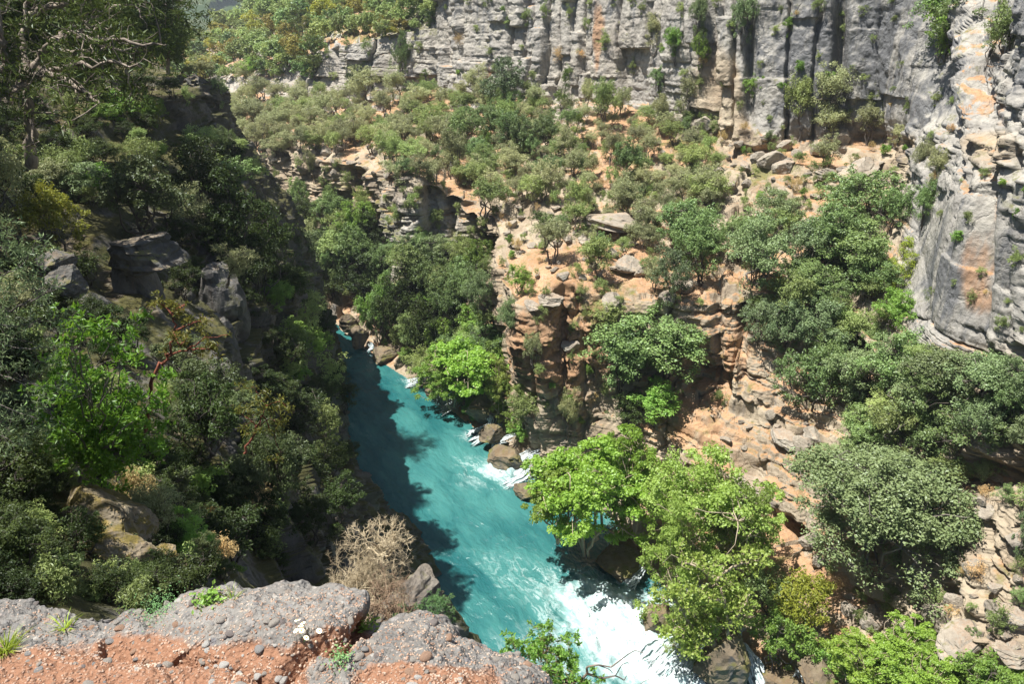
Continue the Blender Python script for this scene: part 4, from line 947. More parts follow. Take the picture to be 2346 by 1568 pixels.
E_ = [PZ(u, v, 38.12 - 0.25 * max(0, (u - 850) / 500)) for u, v in EDGE]
out_dir = [unit(A((min(1, max(0, (u - 700) / 350)), 1.0 - 0.75 * min(1, max(0, (u - 800) / 300)), 0))) for u, v in EDGE]
KL = [[e + d * 1.6 + A((0, 0, -14)) for e, d in zip(E_, out_dir)], [e + d * 0.9 + A((0, 0, -4)) for e, d in zip(E_, out_dir)], [e + d * 0.45 + A((0, 0, -1.2)) for e, d in zip(E_, out_dir)],
      [e + d * 0.14 + A((0, 0, -0.28)) for e, d in zip(E_, out_dir)], E_, [PZ(u, v, 38.24) for u, v in IN1], [PZ(u, v, 38.28) for u, v in IN2], [PZ(u, v, 38.3) for u, v in IN3], [PZ(u, v, 38.3) + A((0, -3, 0)) for u, v in IN3]]
GL = loft(np.array(KL), [20, 40, 50, 46, 46, 52, 52, 44, 26, 26, 36, 36, 36, 40, 30, 20], [20, 30, 34, 50, 120, 110, 20, 8], blur=3)
U, Vv, dL = proj(GL); U = np.nan_to_num(U, nan=600); Vv = np.nan_to_num(Vv, nan=3000)
NL = gnormals(GL)
if NL[180, 300, 2] < 0: NL = -NL
NL = blurg(NL, 6); NL /= np.linalg.norm(NL, axis=-1, keepdims=True)
def segd(pts):
    best = np.full(U.shape, 1e9)
    for (x0, y0), (x1, y1) in zip(pts[:-1], pts[1:]):
        t = np.clip(((U - x0) * (x1 - x0) + (Vv - y0) * (y1 - y0)) / ((x1 - x0) ** 2 + (y1 - y0) ** 2), 0, 1)
        best = np.minimum(best, np.hypot(U - x0 - t * (x1 - x0), Vv - y0 - t * (y1 - y0)))
    return best
jit = 14 * fbm(GL, 4.0, 3, 401)
cre = segd([(848, 1424), (790, 1462), (700, 1478), (640, 1512), (618, 1575)]) + jit
cre2 = segd([(250, 1440), (380, 1462), (500, 1480), (640, 1520)]) + jit
cre3 = segd([(830, 1560), (800, 1590), (770, 1640)]) + jit
humpB = sstep(40, -50, Vv - (1452 + 30 * np.sin(U / 90.) + 0.10 * (U - 500)) + jit) * sstep(230, 330, U) * sstep(850, 820, U)
humpC = sstep(800, 860, U) * sstep(60, -40, Vv - (1482 + 0.22 * (U - 850)) + jit)
soil = np.clip(sstep(-20, 60, Vv - (1404 + 0.25 * np.maximum(0, U - 380)) + 2 * jit) * sstep(780, 640, U) * 0.85 + sstep(-10, 40, Vv - (1487 + 0.18 * np.abs(U - 880)) + 2 * jit) * sstep(780, 830, U) * sstep(1260, 1080, U + 0.4 * (Vv - 1500)) +
               np.exp(-(cre / 22) ** 2) * 0.9 + np.exp(-(cre2 / 16) ** 2) * 0.5, 0, 1)
w1, _i = worley(GL * 17 + 0.35 * fbm(GL, 20, 2, 403)[..., None], 411); w2_, _i2 = worley(GL * 38, 431)
dsp = 0.06 * fbm(GL, 1.1, 3, 404) + 0.045 * fbm(GL, 4, 4, 405) + 0.012 * fbm(GL, 22, 3, 406) + (1 - soil) * (0.020 * (0.55 - w1) + 0.008 * (0.5 - w2_)) + soil * 0.006 * (0.5 - w2_)
dsp += 0.06 * humpB + 0.03 * humpC - 0.035 - 0.07 * np.exp(-(cre / 13) ** 2) - 0.05 * np.exp(-(cre2 / 12) ** 2) - 0.08 * np.exp(-(cre3 / 16) ** 2) * (U < 860) - 0.015 * soil
GLD = GL + NL * dsp[..., None]
m, nt, out = newmat('conglomerate'); b = NB(nt); tc = b.n('ShaderNodeTexCoord').outputs['Object']
def pebcol(scale, seed_off):
    mp = b.vmap(tc, (1, 1, 1)); v = b.n('ShaderNodeTexVoronoi'); b.l(tc, v.inputs['Vector']); v.inputs['Scale'].default_value = scale
    s = b.n('ShaderNodeSeparateColor'); b.l(v.outputs['Color'], s.inputs[0]); return v.outputs['Distance'], s.outputs
d1, c1 = pebcol(30, 0); d2_, c2 = pebcol(75, 1)
ramp = b.n('ShaderNodeValToRGB'); cr = ramp.color_ramp; cr.interpolation = 'CONSTANT'
for i, (p_, cc) in enumerate(((0.0, (0.20, 0.19, 0.18)), (0.28, (0.28, 0.265, 0.25)), (0.5, (0.25, 0.21, 0.175)), (0.66, (0.35, 0.33, 0.30)), (0.80, (0.29, 0.20, 0.155)), (0.90, (0.19, 0.185, 0.19)))):
    e_ = cr.elements[i] if i < 2 else cr.elements.new(p_)
    e_.position = p_; e_.color = (*cc, 1)
b.l(c1[0], ramp.inputs[0])
n1 = b.noise(tc, 3.0, 6, 0.65); n2 = b.noise(tc, 45, 5, 0.7); n3 = b.noise(tc, 1.3, 4, 0.6)
matrix = b.mix(b.ramp(n1, 0.35, 0.65), (0.155, 0.148, 0.138), (0.25, 0.238, 0.218))
c = b.mix(b.math('MULTIPLY', b.ramp(d1, 0.42, 0.30), b.ramp(c1[1], 0.30, 0.42)), matrix, ramp.outputs[0])
c = b.mix(b.math('MULTIPLY', b.ramp(d2_, 0.40, 0.28, 0, 0.7), b.ramp(c2[1], 0.4, 0.5)), c, b.mix(c2[0], (0.20, 0.17, 0.15), (0.46, 0.40, 0.35)))
c = b.mix(b.ramp(n2, 0.42, 0.66, 0, 0.45), c, (0.15, 0.13, 0.115))
c = b.mix(b.ramp(n3, 0.62, 0.74, 0, 0.28), c, (0.42, 0.22, 0.21))
so = b.attr('soil')
gs = b.mix(b.ramp(d2_, 0.38, 0.2), b.mix(n2, (0.235, 0.115, 0.068), (0.32, 0.175, 0.108)), b.mix(c2[0], (0.28, 0.15, 0.09), (0.42, 0.28, 0.20)))
sm = b.ramp(b.math('ADD', so, b.math('MULTIPLY', b.math('SUBTRACT', b.noise(tc, 14, 5, 0.7), 0.5), 0.9)), 0.35, 0.6)
c = b.mix(sm, c, gs)
bs = b.n('ShaderNodeBsdfPrincipled'); b.l(c, bs.inputs['Base Color']); bs.inputs['Roughness'].default_value = 0.93; bs.inputs['Specular IOR Level'].default_value = 0.2
h = b.math('MULTIPLY_ADD', n2, 0.5, b.math('MULTIPLY_ADD', d1, -0.9, b.math('MULTIPLY', d2_, -0.5)))
b.l(b.bump(h, 0.8, 0.016, b.bump(b.noise(tc, 12, 6, 0.7), 0.6, 0.04)), bs.inputs['Normal']); b.l(bs.outputs[0], out.inputs[0]); M_con = m
ledge = tag(link('rock_ledge', mesh_np('rock_ledge', GLD, grid_faces(*GLD.shape[:2]), dict(soil=soil), smooth=True), M_con), kind='structure')
pick_f = Pick(GLD[100:-20], NL[100:-20])
PM = []
for i, (c1_, c2c) in enumerate((((0.22, 0.21, 0.20), (0.30, 0.285, 0.27)), ((0.29, 0.26, 0.225), (0.37, 0.335, 0.29)), ((0.31, 0.19, 0.125), (0.39, 0.25, 0.17)), ((0.17, 0.15, 0.14), (0.24, 0.20, 0.18)), ((0.42, 0.40, 0.37), (0.50, 0.48, 0.44)))):
    PM.append(bark_material('pebble_stone_%d' % i, c1_, c2c, 40.0))
PEB = []
for i in range(6):
    X, F = (ICO3[0].copy(), ICO3[1])
    X = X * A((1, 0.75 + 0.06 * i, 0.45)) * (1 + 0.10 * fbm(X, 1.4, 3, 600 + i)[:, None])
    for k in range(5):
        n_ = unit(np.random.default_rng(i * 9 + k).normal(size=3)); e_ = X @ n_ - 0.62; X = X - np.where(e_ > 0, e_ * 0.8, 0)[:, None] * n_
    for j in range(5):
        mm = mesh_np('pebble', X, F, smooth=True); mm.materials.append(PM[j]); PEB.append((j, mm))
r_ = random.Random(88); npb = 0; tries = 0; small = []
while npb < 296 and tries < 5000:
    tries += 1; u = r_.uniform(-10, 1240); v = r_.uniform(1370, 1575)
    p, n = pick_f(u, v)
    if p is None or abs(proj(p)[1] - v) > 12: continue
    i = np.argmin(np.hypot(U - u, Vv - v)); so_ = soil.flat[i]
    wts = [4, 4, 1.2, 1.2, .5] if so_ < 0.5 else [1.5, 3, 5, 1, 1.2]
    j = r_.choices(range(5), wts)[0]; mm = PEB[r_.randrange(6) * 5 + j][1]
    s_ = r_.choice((0.005, 0.006, 0.007, 0.009, 0.011, 0.017)) * r_.uniform(0.8, 1.3)
    o = link('pebble', mm, None, ledge, loc=p - n * s_ * 0.22, rot=(r_.uniform(-.4, .4), r_.uniform(-.4, .4), r_.uniform(0, 6.28)), sc=(s_, s_, s_)); npb += 1
# finer grit, beyond counting
X2, F2 = ICO1; r2 = np.random.default_rng(5); VV, FF = [], []
ii = np.argwhere((Vv > 1365) & (Vv < 1620) & (U > -60) & (U < 1330)); ii = ii[ii[:, 0] > 150]
sel = ii[r2.integers(0, len(ii), 5200)]
for k, (a_, b_) in enumerate(sel):
    s_ = 0.0028 + 0.0045 * r2.random() ** 2; s_ *= 1 if soil[a_, b_] > 0.4 else 0.8
    VV.append(X2 * A((1, 0.8, 0.6)) * s_ * (0.85 + 0.3 * r2.random(size=3)) @ np.linalg.qr(r2.normal(size=(3, 3)))[0] + GLD[a_, b_]); FF.append(F2 + k * len(X2))
gm = bark_material('grit_stone', (0.30, 0.17, 0.11), (0.46, 0.36, 0.28), 9.0)
g = link('gravel', mesh_np('gravel', np.concatenate(VV), np.concatenate(FF), smooth=True), gm); g['kind'] = 'stuff'; g.parent = ledge

# dark spur of rock under the ledge and other named rocks
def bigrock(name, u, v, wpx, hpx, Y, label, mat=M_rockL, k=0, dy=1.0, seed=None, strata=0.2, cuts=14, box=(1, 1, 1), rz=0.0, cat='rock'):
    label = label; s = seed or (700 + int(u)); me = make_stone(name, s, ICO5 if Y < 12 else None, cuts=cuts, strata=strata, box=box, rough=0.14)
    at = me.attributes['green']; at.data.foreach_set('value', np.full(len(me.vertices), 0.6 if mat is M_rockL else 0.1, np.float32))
    me.materials.append(mat); c = P(u, v, Y); d = proj(c)[2]; sx = wpx * d / FPX / 1.7; sz = hpx * d / FPX / 1.6
    o = link(name, me, None, loc=c, rot=(0, 0, rz), sc=(sx, sx * dy, sz)); tag(o, label, cat); return o
M_spur = rock_material('lichen_dark_rock', light=(0.20, 0.19, 0.18), mid=(0.12, 0.115, 0.11), dark=(0.05, 0.05, 0.055), soil_amt=0.0, moss_amt=0.3, scale=3.0)
bigrock('rock_spur', 945, 1440, 190, 330, 5.0, 'dark lichen covered rock spur dropping to the river behind the ledge', M_spur, dy=1.3, strata=0.1, box=(1, 1, 1.1))
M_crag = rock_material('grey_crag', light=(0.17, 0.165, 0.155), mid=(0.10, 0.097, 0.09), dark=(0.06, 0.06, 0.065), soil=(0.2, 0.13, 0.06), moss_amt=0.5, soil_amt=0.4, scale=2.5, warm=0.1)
bigrock('layered_rock', 328, 590, 150, 130, 31.5, 'layered grey rock knob with a sunlit cap above the shaded cliff', M_crag, strata=0.55, dy=1.0, box=(1, 1, .8))
bigrock('rock_pillar', 330, 700, 150, 200, 32.0, 'tall smooth rock pillar under the layered knob', M_crag, strata=0.12, box=(.9, .9, 1.2))
bigrock('rock_pillar', 500, 720, 120, 190, 37.0, 'shaded rock pillar right of the layered knob', M_crag, strata=0.3, box=(.9, .9, 1.3))
bigrock('rock_pillar', 515, 870, 110, 200, 35.0, 'lowest shaded rock pillar above the dark gully', M_crag, strata=0.15, box=(.9, .9, 1.3))
bigrock('boulder', 132, 600, 90, 60, 26, 'rounded shaded boulder at left, uppermost of a leaning stack', M_crag, strata=0.2)
bigrock('boulder', 160, 645, 90, 66, 25.5, 'rounded shaded boulder at left, middle of a leaning stack', M_crag, strata=0.2)
bigrock('boulder', 90, 700, 110, 80, 25, 'broad shaded boulder at left, lowest of a leaning stack', M_crag, strata=0.2)
bigrock('boulder', 220, 700, 80, 60, 27, 'flat shaded boulder between the stack and the rock pillar', M_crag, strata=0.2)
M_mossy = rock_material('golden_moss_rock', light=(0.25, 0.22, 0.16), mid=(0.16, 0.14, 0.105), dark=(0.08, 0.08, 0.08), soil=(0.40, 0.28, 0.13), moss=(0.095, 0.075, 0.012), moss_amt=1.3, soil_amt=0.7, scale=4.5)
bigrock('mossy_boulder', 235, 1205, 270, 190, 9.5, 'large boulder covered in golden moss and leaf litter, lit by the sun', M_mossy, dy=0.9, strata=0.15)
bigrock('mossy_boulder', 255, 1320, 200, 160, 8.3, 'dark mossy boulder below the golden one, just behind the ledge', M_mossy, dy=0.8, strata=0.2)
bigrock('mossy_boulder', 410, 1310, 70, 60, 8.2, 'small orange mossy boulder beside the brown dome shrub', M_mossy, strata=0.1)
bigrock('mossy_boulder', 370, 1280, 90, 60, 8.8, 'flat mossy boulder between the golden boulder and dome shrubs', M_mossy, strata=0.1)
bigrock('shaded_outcrop', 455, 205, 70, 60, 71, 'cap of thin stone layers on the shaded promontory', M_crag, strata=0.9)
bigrock('river_rock', 768, 720, 40, 70, 93.5, 'pale pointed rock at the far river bend', M_stone)
for q in ((800, 745, 40, 50, 88, 'grey bank rock nearest the far river bend'), (822, 775, 44, 55, 84.5, 'grey bank rock left of the tiny waterfall'), (880, 815, 60, 34, 81, 'dark low bank rock right of the tiny waterfall'),
          (945, 825, 80, 90, 79.5, 'big tilted brown bank rock left of the upstream cascade'), (1005, 905, 60, 40, 72, 'dark wet rock between the two upstream cascades')):
    bigrock('river_rock', *q, M_wet)
for q in ((1115, 935, 110, 80, 66.5, 'brown wet bank rock behind the twin thin cascades'), (1130, 1000, 60, 44, 62, 'small wet rock splitting the twin thin cascades'), (1165, 1050, 90, 60, 59, 'golden wet rock above the white mid-river cascade'),
          (1205, 1125, 60, 30, 54.5, 'low orange rock at the foot of the white cascade'), (1420, 1290, 120, 60, 45.5, 'shadowed wet rock under the bright plane tree'), (1512, 1425, 80, 90, 39.5, 'mossy rounded rock midstream in the white rapids'),
          (1660, 1520, 130, 120, 35.5, 'brown boulder between falls with the plane trunk growing on it'), (1800, 1570, 90, 70, 34.5, 'brown wet rock between the lowest two waterfalls'), (1600, 1440, 60, 60, 39, 'dark rock behind the split plane trunk'), (1880, 1560, 100, 90, 33.5, 'pale orange rock right of the lowest waterfall')):
    bigrock('river_rock', *q, M_wet)

# ------------------------------------------------------------------ cascades
m, nt, out = newmat('white_water'); b = NB(nt); tc = b.n('ShaderNodeTexCoord').outputs['UV']
wv_ = b.attr('along'); wu_ = b.attr('across'); cx_ = b.n('ShaderNodeCombineXYZ'); b.l(wu_, cx_.inputs[0]); b.l(wv_, cx_.inputs[1])
n1 = b.noise(b.vmap(cx_.outputs[0], (7, 1.1, 1)), 1.0, 6, 0.7); bs = b.n('ShaderNodeBsdfPrincipled')
b.l(b.mix(b.ramp(n1, 0.30, 0.52), (0.22, 0.40, 0.41), (0.58, 0.64, 0.65)), bs.inputs['Base Color']); bs.inputs['Roughness'].default_value = 0.5
b.l(b.bump(n1, 0.9, 0.15), bs.inputs['Normal'])
n6 = b.noise(b.vmap(cx_.outputs[0], (9, 2.2, 1)), 1.0, 5, 0.75, 0.5); tr_ = b.n('ShaderNodeBsdfTransparent'); mm_ = b.n('ShaderNodeMixShader')
b.l(b.ramp(b.math('ADD', n6, b.math('MULTIPLY', b.attr('inner'), 0.62)), 0.64, 1.0), mm_.inputs[0]); b.l(tr_.outputs[0], mm_.inputs[1]); b.l(bs.outputs[0], mm_.inputs[2]); b.l(mm_.outputs[0], out.inputs[0]); M_fall = m
def cascade(pts, width, label, seed=0):
    K_ = np.array([PW(u, v, z) for u, v, z in pts]); n_ = 60; c = catmull(K_, np.linspace(0, len(K_) - 1, n_)); t = unit(np.gradient(c, axis=0)); s_ = unit(np.cross(t, A((0, 0, 1.0))))
    L_ = np.linalg.norm(K_[-1] - K_[0]); r = np.random.default_rng(seed + 50); VV, FF, al_, ac_, in_ = [], [], [], [], []; off = 0; ns_ = int(8 + width * 9)
    for k in range(ns_):
        o0 = (k + r.uniform(-.4, .4)) / ns_ * 2 - 1; t0 = r.random() * 0.30; t1 = 1 - r.random() * 0.12 * (k % 3); hw_ = (0.06 + 0.11 * r.random()) * (0.5 + 0.5 / max(1, width) + .2)
        m_ = 40; tt_ = np.linspace(t0, t1, m_); cc_ = catmull(c, tt_ * (n_ - 1)); sc__ = catmull(s_, tt_ * (n_ - 1)); q = np.linspace(-1, 1, 9)
        wander = fbm(np.stack((tt_ * 3, tt_ * 0 + k * 3.3, tt_ * 0), -1), 1.0, 3, seed) * 0.5
        wd_ = hw_ * (0.5 + 0.8 * tt_) * (1 + 0.7 * fbm(np.stack((tt_ * 9, tt_ * 0 + k, tt_ * 0), -1), 1.0, 3, seed + 2)) * np.sin(np.clip(tt_ - t0, 0, .12) / .12 * 1.57)
        g_ = cc_[:, None] + sc__[:, None] * ((o0 * width / 2 * (0.7 + 0.5 * tt_) + wander)[:, None] + wd_[:, None] * q[None])[..., None]
        g_[..., 2] += (0.04 + 0.07 * (1 - q ** 2))[None] * (0.4 + 0.6 * r.random()) + 0.07 * fbm(g_, 3.0, 4, seed + 5 + k) + 0.02 * (k % 4)
        VV.append(g_.reshape(-1, 3)); FF.append(grid_faces(m_, 9) + off); off += m_ * 9; al_.append(np.repeat(tt_ * L_, 9)); ac_.append((wd_[:, None] * q[None] + o0 * 3).ravel()); in_.append(((1 - np.abs(q))[None] * np.clip(np.minimum(tt_ - t0, t1 - tt_) / 0.12, 0, 1)[:, None]).ravel())
    me = mesh_np('cascade', np.concatenate(VV), np.concatenate(FF), dict(along=np.concatenate(al_), across=np.concatenate(ac_), inner=np.concatenate(in_)), smooth=True)
    tag(link('waterfall', me, M_fall), label, 'waterfall', group='cascades entering the river')
cascade([(1245, 1040, 2.0), (1215, 1055, 1.4), (1185, 1080, .5), (1135, 1100, .02)], 3.2, 'broad white cascade in mid picture beside the orange cliff foot', 1)
cascade([(1122, 945, 2.4), (1121, 973, 1.2), (1063, 1000, .02)], .7, 'upper of the twin thin cascades beneath the upstream plane trees', 2)
cascade([(1160, 965, 1.6), (1136, 982, .9), (1072, 1020, .02)], .7, 'lower of the twin thin cascades beneath the upstream plane trees', 3)
cascade([(1205, 990, 2.0), (1160, 1005, 1.4), (1143, 1015, .9), (1134, 1052, .02)], .9, 'thin cascade bending down left of the broad white one', 4)
cascade([(1005, 850, 1.6), (975, 868, .7), (925, 882, .02)], 1.8, 'flat foaming cascade beside the tilted brown rock upstream', 5)
cascade([(1052, 830, 3.4), (1022, 885, 1.4), (1030, 925, .5), (1005, 938, .02)], 2.3, 'white cascade falling behind the bright plane leaves upstream', 6)
cascade([(853, 782, 1.4), (848, 800, .5), (840, 808, .02)], .8, 'tiny white waterfall on the far dark bank', 7)
cascade([(1575, 1315, 3.2), (1596, 1345, 1.8), (1560, 1400, .1)], 2.4, 'white fall behind the pale plane crown', 8)
cascade([(1478, 1300, 1.4), (1455, 1320, .7), (1430, 1345, .05)], 1.3, 'low fall at the head of the white rapids', 9)
cascade([(1700, 1385, 3.4), (1690, 1430, 1.6), (1660, 1480, .6)], 1.2, 'shaded fall between the plane trunks', 10)
cascade([(1610, 1440, 1.8), (1570, 1490, .8), (1500, 1560, .05)], 3.6, 'widest fall pouring left of the brown boulder', 11)
cascade([(1685, 1470, 2.2), (1715, 1520, 1.0), (1730, 1590, .05)], 1.5, 'fall running right of the brown boulder', 12)
cascade([(1822, 1530, 1.6), (1820, 1556, .7), (1815, 1590, .05)], .6, 'narrow fall at the bottom edge right of the wet rocks', 13)

# ------------------------------------------------------------------ plants built one by one
def rosettes(tips, r, size, n, rad, asp=0.45, flat=0.8, up=0.5):
    tips = np.asarray(tips); c = np.repeat(tips, n, 0); d = unit(r.normal(size=(len(c), 3)) + A((0, 0, up)))
    pos = c + d * (rad * (0.25 + 0.75 * r.random(len(c))))[:, None] * A((1, 1, flat))
    nr_ = unit(np.cross(d, r.normal(size=d.shape)) + A((0, 0, 0.5))); 
    V, F = leaf_faces(pos, nr_, size, asp, r, axis=d + 0.5 * r.normal(size=d.shape)); return V, F, len(c)
def custom(name, label, cat, stems, mat_leaf, mat_bark, leaf, nleaf, rad, r0, seed=1, ntw=6, twl=0.3, asp=0.45, bend=0.25, flat=0.8, extra=0, gap=0.0, up=.3):
    """stems: list of world paths; twigs and leaf rosettes grow along their outer parts"""
    r = np.random.default_rng(seed); paths = []; tips = []; base = stems[0][0]
    for pth in stems:
        pth = np.asarray(pth, float); k = len(pth); c = catmull(pth, np.linspace(0, k - 1, 5 * k)); c[1:] += r.normal(size=c[1:].shape) * 0.012 * np.linalg.norm(c[-1] - c[0])
        rr0 = r0 * (1.0 if np.linalg.norm(pth[0] - base) < 1e-6 else 0.55); paths.append((c, np.linspace(rr0, rr0 * 0.22, len(c))))
        L = np.linalg.norm(np.diff(c, axis=0), axis=1).sum()
        for q in range(ntw):
            i = int(len(c) * (0.35 + 0.65 * r.random())) - 1; d = unit(r.normal(size=3) + A((0, 0, up))) * twl * (0.5 + r.random())
            tw = curve(c[i], c[i] + d, r, 0.3, 5); paths.append((tw, np.linspace(rr0 * 0.2, rr0 * 0.07, 5))); tips += [tw[-1], tw[3]]
            for e_ in range(2):
                d2q = unit(r.normal(size=3) + d / twl) * twl * 0.5; t2 = curve(tw[2 + e_], tw[2 + e_] + d2q, r, 0.3, 4); paths.append((t2, np.linspace(rr0 * 0.1, rr0 * 0.05, 4))); tips += [t2[-1]]
        tips.append(c[-1])
    V, F, n = rosettes(tips, r, leaf, nleaf, rad, asp, flat)
    base = A(base); TV, TF = tubes(paths, 6)
    o = bpy.data.objects.new(name, None); COL.objects.link(o); o.location = base; tag(o, label, cat)
    link('trunk', mesh_np(name + '_trunk', TV - base, TF, smooth=True), mat_bark, o)
    rnd = np.repeat(r.random(n), 2); link('crown', mesh_np(name + '_crown', V - base, F, fattr=dict(rnd=rnd)), mat_leaf, o)
    return o
rr = np.random.default_rng(21)
# the tall pines at the top left
def pine(pts, limbs, label, seed, r0, leaf=0.26, nleaf=13, rad=0.42, ntw=8, twl=1.3):
    return custom('pine_tree', label, 'tree', [pts] + limbs, ML['pine'], MB_['pine'], leaf, nleaf, rad, r0, seed, ntw, twl, asp=0.20, flat=0.55, up=0.3)
B = P(72, 378, 31)
tk = [B, P(66, 250, 30.5), P(60, 190, 30.3)]
f1 = P(60, 190, 30.3)
limbs = [[f1, P(100, 165, 30), P(140, 155, 29.5), P(240, 145, 28.5), P(330, 150, 28)], [f1, P(85, 130, 31), P(120, 95, 31), P(170, 75, 31), P(260, 60, 30)], [f1, P(55, 120, 31), P(52, 60, 31.5), P(60, 0, 32), P(70, -80, 33)],
         [f1, P(20, 150, 29.5), P(5, 100, 29), P(0, 40, 29), P(-20, -40, 29)], [P(120, 95, 31), P(150, 120, 31), P(210, 115, 30), P(290, 110, 30)], [P(100, 165, 30), P(160, 190, 29), P(200, 215, 28), P(230, 240, 27)],
         [P(52, 60, 31.5), P(90, 20, 32), P(150, 10, 32), P(220, -20, 32)], [P(170, 75, 31), P(200, 90, 30), P(280, 95, 29), P(380, 105, 29)], [P(5, 100, 29), P(-60, 80, 28), P(-120, 70, 28)], [P(140, 155, 29.5), P(200, 165, 30), P(260, 190, 31), P(300, 210, 31)],
         [P(60, 0, 32), P(130, -30, 33), P(220, -60, 33)], [P(20, 150, 29.5), P(-30, 170, 28), P(-90, 180, 27)], [P(120, 95, 31), P(180, 60, 33), P(260, 20, 34), P(330, 10, 35)], [P(60, 190, 30.3), P(30, 210, 28.5), P(-10, 230, 28)]]
pine(tk, limbs, 'big old pine at the far left with twisting pale limbs', 3, 0.26)
B = P(340, 150, 62)
pine([B, P(346, 70, 62), P(353, 0, 62), P(356, -90, 62)], [[P(353, 0, 62), P(380, 10, 61), P(400, 22, 60)], [P(356, -40, 62), P(385, -20, 61), P(408, 5, 61)], [P(350, 30, 62), P(330, 20, 61), P(300, 30, 60)], [P(348, 60, 62), P(372, 62, 62), P(390, 75, 62)], [P(352, -10, 62), P(320, -20, 62), P(290, 0, 62)], [P(348, 70, 62), P(325, 80, 61), P(300, 90, 61)]],
     'slim dark pine trunk standing alone left of the hazy hill', 4, 0.34, leaf=0.36, nleaf=30, rad=0.85, ntw=9, twl=1.7)
for i, (u, vb, Y, hh, lab) in enumerate(((290, 190, 60, 190, 'pine right behind the big pine, its crown level with the hill'), (235, 150, 52, 220, 'reddish trunked pine rising behind the big pine crown'), (205, 230, 42, 200, 'short shaded pine with a dark trunk under the big pine'), (385, 170, 72, 120, 'small pine on the promontory beside the slim one'), (140, 210, 46, 260, 'tall pine partly hidden behind the big pine crown'), (20, 240, 38, 300, 'dense pine at the top left corner'))):
    B = P(u, vb, Y); top = P(u + rr.uniform(-8, 12), vb - hh, Y); m1 = (B + top) / 2
    lm = []
    for k in range(11):
        a = B + (top - B) * (0.38 + 0.6 * k / 10); L_ = np.linalg.norm(top - B) * (0.34 - 0.018 * k); an = k * 2.4 + i; d = A((math.cos(an), math.sin(an), 0.18)) * L_
        lm.append([a, a + d * 0.5 + A((0, 0, -0.05 * L_)), a + d])
    pine([B, m1 + A((0.15, 0, 0)), top], lm, lab, 30 + i, 0.2, leaf=0.34, nleaf=26, rad=0.75, ntw=7, twl=1.0)

# leafy sunlit shrub on the left
def fan(base, tips, Y, via=None, dj=1.2, seed=0):
    r = random.Random(seed); out_ = []
    for (u, v) in tips:
        t_ = P(u, v, Y + r.uniform(-dj, dj)); v1 = base * 0.6 + t_ * 0.4 + A((r.uniform(-.1, .1), r.uniform(-.1, .1), r.uniform(-.2, .05))); out_.append([base, v1, t_])
    return out_
b0 = P(182, 1104, 10.2); b1 = P(222, 1040, 10.0)
custom('leafy_shrub', 'sunlit shrub with large fresh green leaves leaning from the left slope', 'shrub', [[b0, P(196, 1075, 10.1), b1]] + fan(b1, [(120, 860), (150, 920), (90, 960), (110, 1000), (200, 880), (260, 860), (230, 930), (300, 900), (310, 960), (330, 1010), (370, 990), (380, 1040), (340, 1060), (290, 1060), (260, 1000), (180, 980), (130, 1040), (250, 800), (180, 820), (330, 850), (100, 820), (280, 1090), (210, 760), (150, 770), (290, 770), (360, 910), (60, 900), (240, 730), (120, 720), (310, 720), (380, 860), (170, 700)], 10, seed=2),
       ML['fresh'], MB_['grey'], 0.085, 11, 0.13, 0.035, seed=12, ntw=7, twl=0.26, asp=0.42)
r0_ = P(350, 860, 11.2)
custom('red_bark_tree', 'strawberry tree with a bent smooth red trunk in front of the rock pillars', 'tree', [[P(330, 1000, 11.4), r0_, P(385, 815, 11.2), P(397, 760, 11.2), P(398, 715, 11.3)]] + [[P(385, 815, 11.2), P(430, 800, 11), P(470, 775, 11), P(520, 768, 11)], [P(397, 760, 11.2), P(430, 745, 11.1), P(460, 735, 11.1)], [P(398, 725, 11.2), P(375, 700, 11.3), P(360, 695, 11.2)], [P(398, 715, 11.3), P(420, 700, 11.2), P(430, 695, 11)], [P(430, 800, 11), P(480, 800, 10.9), P(500, 790, 10.9)], [P(397, 760, 11.2), P(410, 790, 10.9), P(425, 780, 10.8)]],
       ML['redtip'], MB_['red'], 0.075, 8, 0.10, 0.038, seed=13, ntw=4, twl=0.16, asp=0.3)
custom('red_bark_tree', 'low strawberry tree with reddish twigs over the dark gully', 'tree', [[P(560, 1040, 14), P(590, 980, 14), P(610, 930, 14)]] + [[P(590, 980, 14), P(620, 960, 14), P(650, 980, 14)], [P(610, 930, 14), P(590, 900, 14), P(580, 885, 14)], [P(610, 930, 14), P(640, 920, 14), P(655, 930, 14)], [P(600, 950, 14), P(630, 1000, 14), P(650, 1060, 14)], [P(590, 980, 14), P(570, 960, 14), P(550, 950, 14)]],
       ML['redtip'], MB_['red'], 0.085, 8, 0.12, 0.03, seed=14, ntw=5, twl=0.2, asp=0.3)
custom('olive_branches', 'blue-green wild olive boughs reaching in from the left edge', 'tree', [[P(-120, 760, 8), P(-20, 730, 8), P(60, 690, 8), P(130, 665, 8)]] + [[P(-60, 740, 8), P(0, 790, 8), P(80, 800, 8), P(160, 790, 8)], [P(-80, 760, 8), P(-20, 850, 8), P(60, 880, 8), P(150, 890, 8)], [P(-100, 700, 8), P(-10, 640, 8), P(60, 600, 8), P(90, 540, 8)], [P(-120, 860, 8), P(0, 930, 8), P(90, 960, 8)], [P(-120, 600, 8), P(-40, 580, 8), P(20, 560, 8)], [P(-60, 740, 8), P(40, 745, 8), P(100, 735, 8)], [P(-80, 900, 8), P(-10, 990, 8), P(60, 1030, 8)]],
       ML['blue'], MB_['grey'], 0.06, 9, 0.09, 0.02, seed=15, ntw=12, twl=0.26, asp=0.22)
